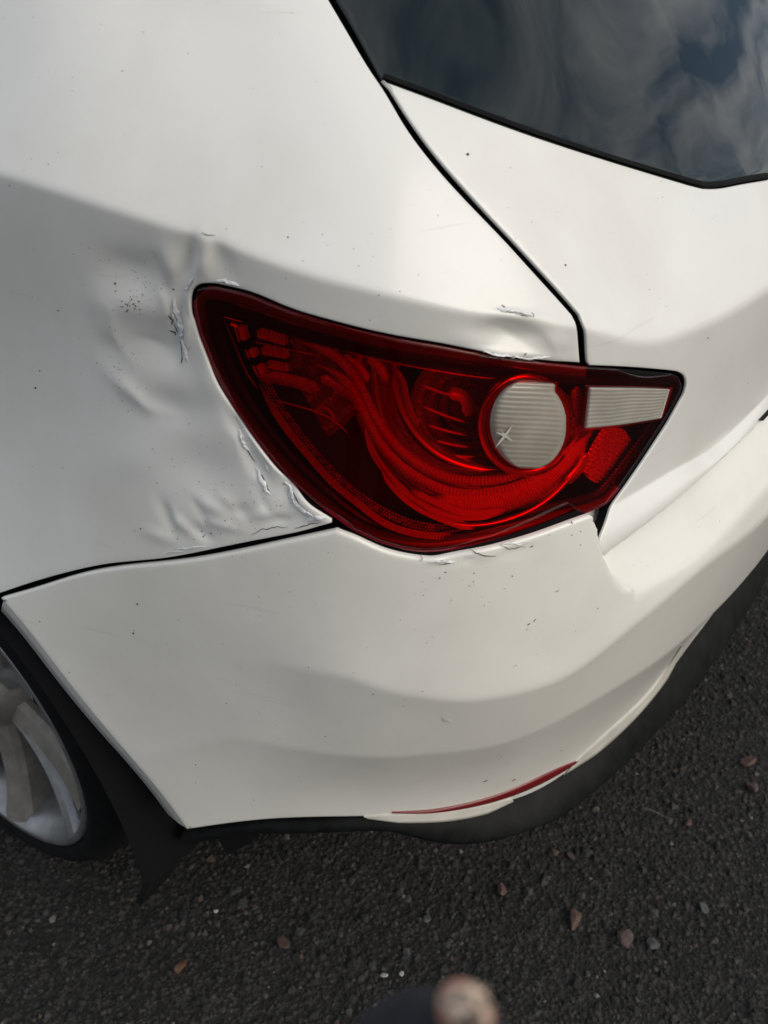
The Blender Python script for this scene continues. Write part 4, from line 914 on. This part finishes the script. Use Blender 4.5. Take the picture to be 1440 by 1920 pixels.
pts = np.array(pts); pts = pts[inside(h_poly_px, pts[:, :2])]; specks(hatch_left, pts[:, :2], pts[:, 2], A, zero, M['speck'], 5)

P, n_ = qsurf([(1421, 788), (1427, 789), (1442, 773), (1442, 765)], .002, A, zero)
mesh_obj('plate_lamp', np.concatenate([P, P-n_*.012]), [(0, 1, 2, 3), (4, 7, 6, 5), (0, 4, 5, 1), (1, 5, 6, 2), (2, 6, 7, 3), (3, 7, 4, 0)], M['black_plastic'], hatch_left, smooth=False)
# ------------------------------------------------------------------ grit and loose stones on the asphalt
def on_ground(p, z=0.):
    d = ray([p])[0]; return CAM+d*(z-CAM[2])/d[2]
def mat_chips():
    m, t, o = newmat('aggregate'); b = principled(t, o, Roughness=.8); g = t.nodes.new('ShaderNodeNewGeometry')
    r = t.nodes.new('ShaderNodeValToRGB'); e = r.color_ramp.elements
    e[0].position = 0; e[0].color = (.008, .008, .008, 1); e[1].position = 1; e[1].color = (.15, .147, .14, 1)
    for p, c_ in ((.45, (.015, .015, .0145, 1)), (.75, (.028, .0275, .026, 1)), (.93, (.048, .046, .043, 1)), (.985, (.07, .045, .032, 1))): k = e.new(p); k.color = c_
    t.links.new(g.outputs['Random Per Island'], r.inputs[0]); t.links.new(r.outputs[0], b.inputs['Base Color'])
    n = noise(t, 900, 3, .6, objco(t)); bp = bump(t, n.outputs['Fac'], .5, .0006); t.links.new(bp.outputs[0], b.inputs['Normal']); return m
M['chips'] = mat_chips()
n = 92000; cx = rng.uniform(-1.35, 1.15, n); cy = rng.uniform(-.95, 1.25, n)
r0 = np.clip(rng.lognormal(math.log(.0027), .40, n), .0011, .0080)
base = np.array([(1, 0, -.3), (.3, .95, -.3), (-.8, .6, -.3), (-.8, -.6, -.3), (.3, -.95, -.3), (.55, .25, .75), (-.35, .5, .8), (-.1, -.6, .7)])
fc = np.array([(0, 1, 5), (1, 6, 5), (1, 2, 6), (2, 3, 6), (3, 7, 6), (3, 4, 7), (4, 0, 7), (0, 5, 7), (5, 6, 7)])
an = rng.uniform(0, 6.28, n); ca, sa = np.cos(an), np.sin(an); Vb = base[None]*(.7+.6*rng.random((n, 8, 3)))*np.stack([r0*rng.uniform(.8, 1.5, n), r0, r0*rng.uniform(.5, 1.0, n)], 1)[:, None, :]
Vx = Vb[..., 0]*ca[:, None]-Vb[..., 1]*sa[:, None]+cx[:, None]; Vy = Vb[..., 0]*sa[:, None]+Vb[..., 1]*ca[:, None]+cy[:, None]
gz = -.004+.004*np.sin(cx*3.1+1)*np.sin(cy*2.7); Vz = Vb[..., 2]+gz[:, None]
grit = mesh_obj('aggregate', np.stack([Vx, Vy, Vz], -1).reshape(-1, 3), (fc[None]+np.arange(n)[:, None, None]*8).reshape(-1, 3), M['chips'], None, smooth=False)
grit['kind'] = 'stuff'; tag(grit, 'small dark aggregate chips bound in the worn asphalt', 'gravel')

STONES = [((1078, 1722), .020, .011, 'brown', 'long brown stone chip lying in a dark pothole in the asphalt'), ((1172, 1758), .016, .013, 'mauve', 'flat mauve stone on the asphalt beside the long brown chip'),
          ((940, 1665), .011, .009, 'brown', 'small brown pebble alone on the asphalt below the bumper corner'), ((1405, 1428), .016, .010, 'brown', 'brown stone near the right edge of the photo, upper of two'),
          ((1410, 1474), .013, .010, 'mauve', 'dark mauve stone near the right edge of the photo, lower of two'), ((532, 1768), .012, .007, 'brown', 'reddish chip in the dark hole left of the blurred hand'),
          ((338, 1812), .011, .008, 'rust', 'rust coloured chip on asphalt at the lower left'), ((1070, 1603), .008, .006, 'mauve', 'tiny pinkish stone right below the black valance'),
          ((1320, 1700), .012, .006, 'grey', 'pale grey splinter of stone right of the mauve stone'), ((720, 1826), .006, .004, 'white', 'tiny white pebble left of the blurred hand, brighter of two'),
          ((752, 1824), .004, .004, 'white', 'tiny off-white pebble beside the blurred hand, fainter of two'), ((1292, 1540), .009, .006, 'brown', 'small tan chip beside the dry grass blade'),
          ((1225, 1770), .012, .009, 'grey', 'dark slate stone touching the mauve stone'), ((405, 1706), .004, .003, 'white', 'tiny white pebble near the mud flap')]
SC = {'brown': (.075, .042, .032), 'mauve': (.072, .048, .045), 'rust': (.09, .045, .022), 'grey': (.07, .072, .075), 'white': (.42, .41, .38)}
for k, v in SC.items(): M['st_'+k] = mat_simple('stone_'+k, v, .75, nscale=220, namp=.45, bumpd=.0012)
for i, (p, rx, ry, c_, lab) in enumerate(STONES):
    r_ = np.random.default_rng(100+i); bm = bmesh.new(); bmesh.ops.create_icosphere(bm, subdivisions=2, radius=1)
    ax = [r_.normal(size=3) for _ in range(9)]; ax = [a/np.linalg.norm(a) for a in ax]; cut = r_.uniform(.45, .85, 9)
    for v in bm.verts:
        q = np.array(v.co)
        for a, c0 in zip(ax, cut):
            d = q@a
            if d > c0: q = q-a*(d-c0)
        v.co = q*[rx, ry, min(rx, ry)*.55]
    me = bpy.data.meshes.new('loose_stone'); bm.to_mesh(me); bm.free(); me.materials.append(M['st_'+c_])
    o = bpy.data.objects.new('loose_stone', me); COL.objects.link(o); o.location = on_ground(p, .001); o.location.z = min(rx, ry)*.30-.002; o.rotation_euler = (r_.uniform(-.3, .3), r_.uniform(-.3, .3), r_.uniform(0, 6.28)); tag(o, lab, 'stone', 'loose stones on the asphalt')
# dry grass blade
a = on_ground((1200, 1514), .006); b = on_ground((1250, 1534), .004); V = []
for i in range(12):
    u = i/11; p = a*(1-u)+b*u+np.array([0, 0, .004*math.sin(3.1*u)]); sd = np.cross(b-a, [0, 0, 1]); sd = sd/np.linalg.norm(sd)*.0011*math.sin(.2+2.8*u)
    V += [p-sd, p+[0, 0, .0006], p+sd, p-[0, 0, .0004]]
i_, j_ = np.meshgrid(np.arange(11), np.arange(4), indexing='ij'); F = np.stack([i_*4+j_, (i_+1)*4+j_, (i_+1)*4+(j_+1) % 4, i_*4+(j_+1) % 4], -1).reshape(-1, 4)
tag(mesh_obj('grass_blade', V, F, mat_simple('straw', (.16, .14, .09), .7), None), 'dry pale grass blade lying on the asphalt right of the bumper', 'grass')

# ------------------------------------------------------------------ the photographer, standing behind the camera, one hand dipping into view
fw = np.array([math.sin(YAW), math.cos(YAW), 0]); lf = np.array([-fw[1], fw[0], 0]); upv = np.array([0, 0, 1.])
C0 = np.array([CAM[0], CAM[1], 0])-fw*.44
def at(f_, l_, z_): return C0+fw*f_+lf*l_+upv*z_
tip = CAM+ray([(850, 1858)])[0]*0.1505; mid1 = CAM+ray([(905, 1960)])[0]*0.1645; kn1 = CAM+ray([(900, 2120)])[0]*0.1890; wri = CAM+ray([(860, 2500)])[0]*0.2310
tip2 = CAM+ray([(782, 1892)])[0]*0.1645; kn2 = CAM+ray([(800, 2120)])[0]*0.1925
tip3 = CAM+ray([(742, 1912)])[0]*0.1680; kn3 = CAM+ray([(755, 2130)])[0]*0.1960
joints = {}; SKV = []; SKR = []; SKE = []
def J(nm, p, r, par=None):
    joints[nm] = len(SKV); SKV.append(tuple(p)); SKR.append(r)
    if par is not None: SKE.append((joints[par], joints[nm]))
J('pelvis', at(-.02, 0, .93), (.16, .12)); J('waist', at(0, 0, 1.08), (.15, .11), 'pelvis'); J('chest', at(.0, 0, 1.26), (.17, .12), 'waist'); J('collar', at(0, 0, 1.40), (.12, .09), 'chest'); J('neck', at(.02, 0, 1.50), (.055, .055), 'collar'); J('skull', at(.06, 0, 1.58), (.075, .085), 'neck'); J('crown', at(.07, 0, 1.68), (.075, .085), 'skull'); J('crown2', at(.06, 0, 1.73), (.04, .05), 'crown')
for sd, nm in ((1, 'l'), (-1, 'r')):
    J('hip'+nm, at(0, sd*.10, .86), (.095, .095), 'pelvis'); J('knee'+nm, at(.03, sd*.12, .48), (.062, .062), 'hip'+nm); J('ank'+nm, at(-.02, sd*.13, .09), (.042, .042), 'knee'+nm); J('toe'+nm, at(.16, sd*.15, .04), (.042, .035), 'ank'+nm)
    J('sho'+nm, at(0, sd*.19, 1.37), (.065, .065), 'collar')
J('elbl', at(.02, .25, 1.08), (.052, .052), 'shol'); J('wril', wri, (.036, .036), 'elbl'); J('k1', kn1, (.011, .011), 'wril'); J('m1', mid1, (.0055, .0055), 'k1'); J('t1', tip, (.0036, .0036), 'm1')
J('k2', kn2, (.012, .012), 'wril'); J('t2', tip2, (.009, .009), 'k2'); J('k3', kn3, (.011, .011), 'wril'); J('t3', tip3, (.009, .009), 'k3')
hc = CAM-CF*.045-CU*.06
J('elbr', at(.10, -.26, 1.10), (.052, .052), 'shor'); J('wrir', hc-CU*.08-CF*.04-lf*.03, (.032, .032), 'elbr'); J('palr', hc-CU*.01-CF*.012, (.02, .028), 'wrir')
for k, dl in enumerate((-.022, -.007, .008, .022)): J('fr%d' % k, hc+CU*(.035+.006*(k % 2))+lf*dl-CF*.004, (.0085, .0085), 'palr')
me = bpy.data.meshes.new('person'); me.from_pydata(SKV, SKE, []); po = bpy.data.objects.new('skin_source', me); COL.objects.link(po)
md = po.modifiers.new('s', 'SKIN'); md.use_smooth_shade = True; md.branch_smoothing = .4
for i, r_ in enumerate(SKR): me.skin_vertices[0].data[i].radius = r_; me.skin_vertices[0].data[i].use_root = (i == 0)
ms = po.modifiers.new('d', 'SUBSURF'); ms.levels = ms.render_levels = 2
dg = bpy.context.evaluated_depsgraph_get(); bme = bpy.data.meshes.new_from_object(po.evaluated_get(dg)); bpy.data.objects.remove(po)
bme.name = 'person'
person = bpy.data.objects.new('person', bme); COL.objects.link(person)
tag(person, 'person in dark jacket holding the camera, blurred fingertip at the bottom edge', 'person')
bme.materials.clear()
for m in (mat_simple('dark_jacket', (.012, .013, .018), .85, nscale=300, namp=.3, bumpd=.0006), mat_simple('skin', (.50, .25, .18), .45, nscale=90, namp=.08), mat_simple('jeans', (.02, .026, .045), .85, nscale=300, namp=.3), mat_simple('shoe', (.02, .02, .02), .6)): bme.materials.append(m)
skp = [np.array(p) for p in (tip,)]
for pl in bme.polygons:
    c_ = np.array(pl.center); pl.use_smooth = True; k = 0
    if np.linalg.norm(c_-tip) < .0095 or c_[2] > 1.47: k = 1
    elif c_[2] < .10: k = 3
    elif c_[2] < .92 and np.linalg.norm((c_-C0)[:2]) < .30 and abs((c_-C0)@lf) < .24: k = 2
    if np.linalg.norm(c_-hc) < .07: k = 1
    pl.material_index = k
# hair and face pieces
def blob(name, c_, rad, mat, parent):
    bm = bmesh.new(); bmesh.ops.create_icosphere(bm, subdivisions=3, radius=1)
    for v in bm.verts: v.co = Vector(np.array(c_)+fw*v.co.x*rad[0]+lf*v.co.y*rad[1]+upv*v.co.z*rad[2]+rng.normal(size=3)*.0012)
    me = bpy.data.meshes.new(name); bm.to_mesh(me); bm.free(); me.materials.append(mat)
    for p in me.polygons: p.use_smooth = True
    o = bpy.data.objects.new(name, me); COL.objects.link(o); o.parent = parent; return o
blob('fingernail', CAM+ray([(880, 1893)])[0]*.150, (.0020, .0020, .0020), mat_simple('nail', (.75, .62, .52), .2), person)
blob('hair', at(.035, 0, 1.685), (.098, .088, .085), mat_simple('brown_hair', (.03, .018, .01), .6, nscale=300, namp=.5), person)
blob('nose', at(.165, 0, 1.60), (.02, .012, .022), bme.materials[1], person)
for sd in (1, -1): blob('eye', at(.140, sd*.032, 1.635), (.012, .014, .011), mat_simple('eye', (.6, .6, .58), .2), person); blob('ear', at(.05, sd*.088, 1.61), (.02, .008, .032), bme.materials[1], person)
blob('mouth', at(.145, 0, 1.555), (.012, .026, .008), mat_simple('lips', (.35, .10, .09), .4), person)
# the phone the picture is taken with sits behind the lens
ph = thing('phone', 'dark phone held up by the photographer behind the lens', 'phone', tuple(CAM-CF*.012))
V = []; 
for a in (-1, 1):
    for b in (-1, 1):
        for c_ in (0, 1): V.append(CR*a*.037+CU*(b*.074-.05)-CF*(.004+c_*.009))
mesh_obj('case', V, [(0, 1, 3, 2), (4, 6, 7, 5), (0, 4, 5, 1), (2, 3, 7, 6), (0, 2, 6, 4), (1, 5, 7, 3)], M['black_plastic'], ph, smooth=False)
scr = [CR*a*.034+CU*(b*.070-.05)-CF*.0135 for a, b in ((-1, -1), (1, -1), (1, 1), (-1, 1))]; mesh_obj('screen', scr, [(0, 1, 2, 3)], M['glass'], ph, smooth=False)
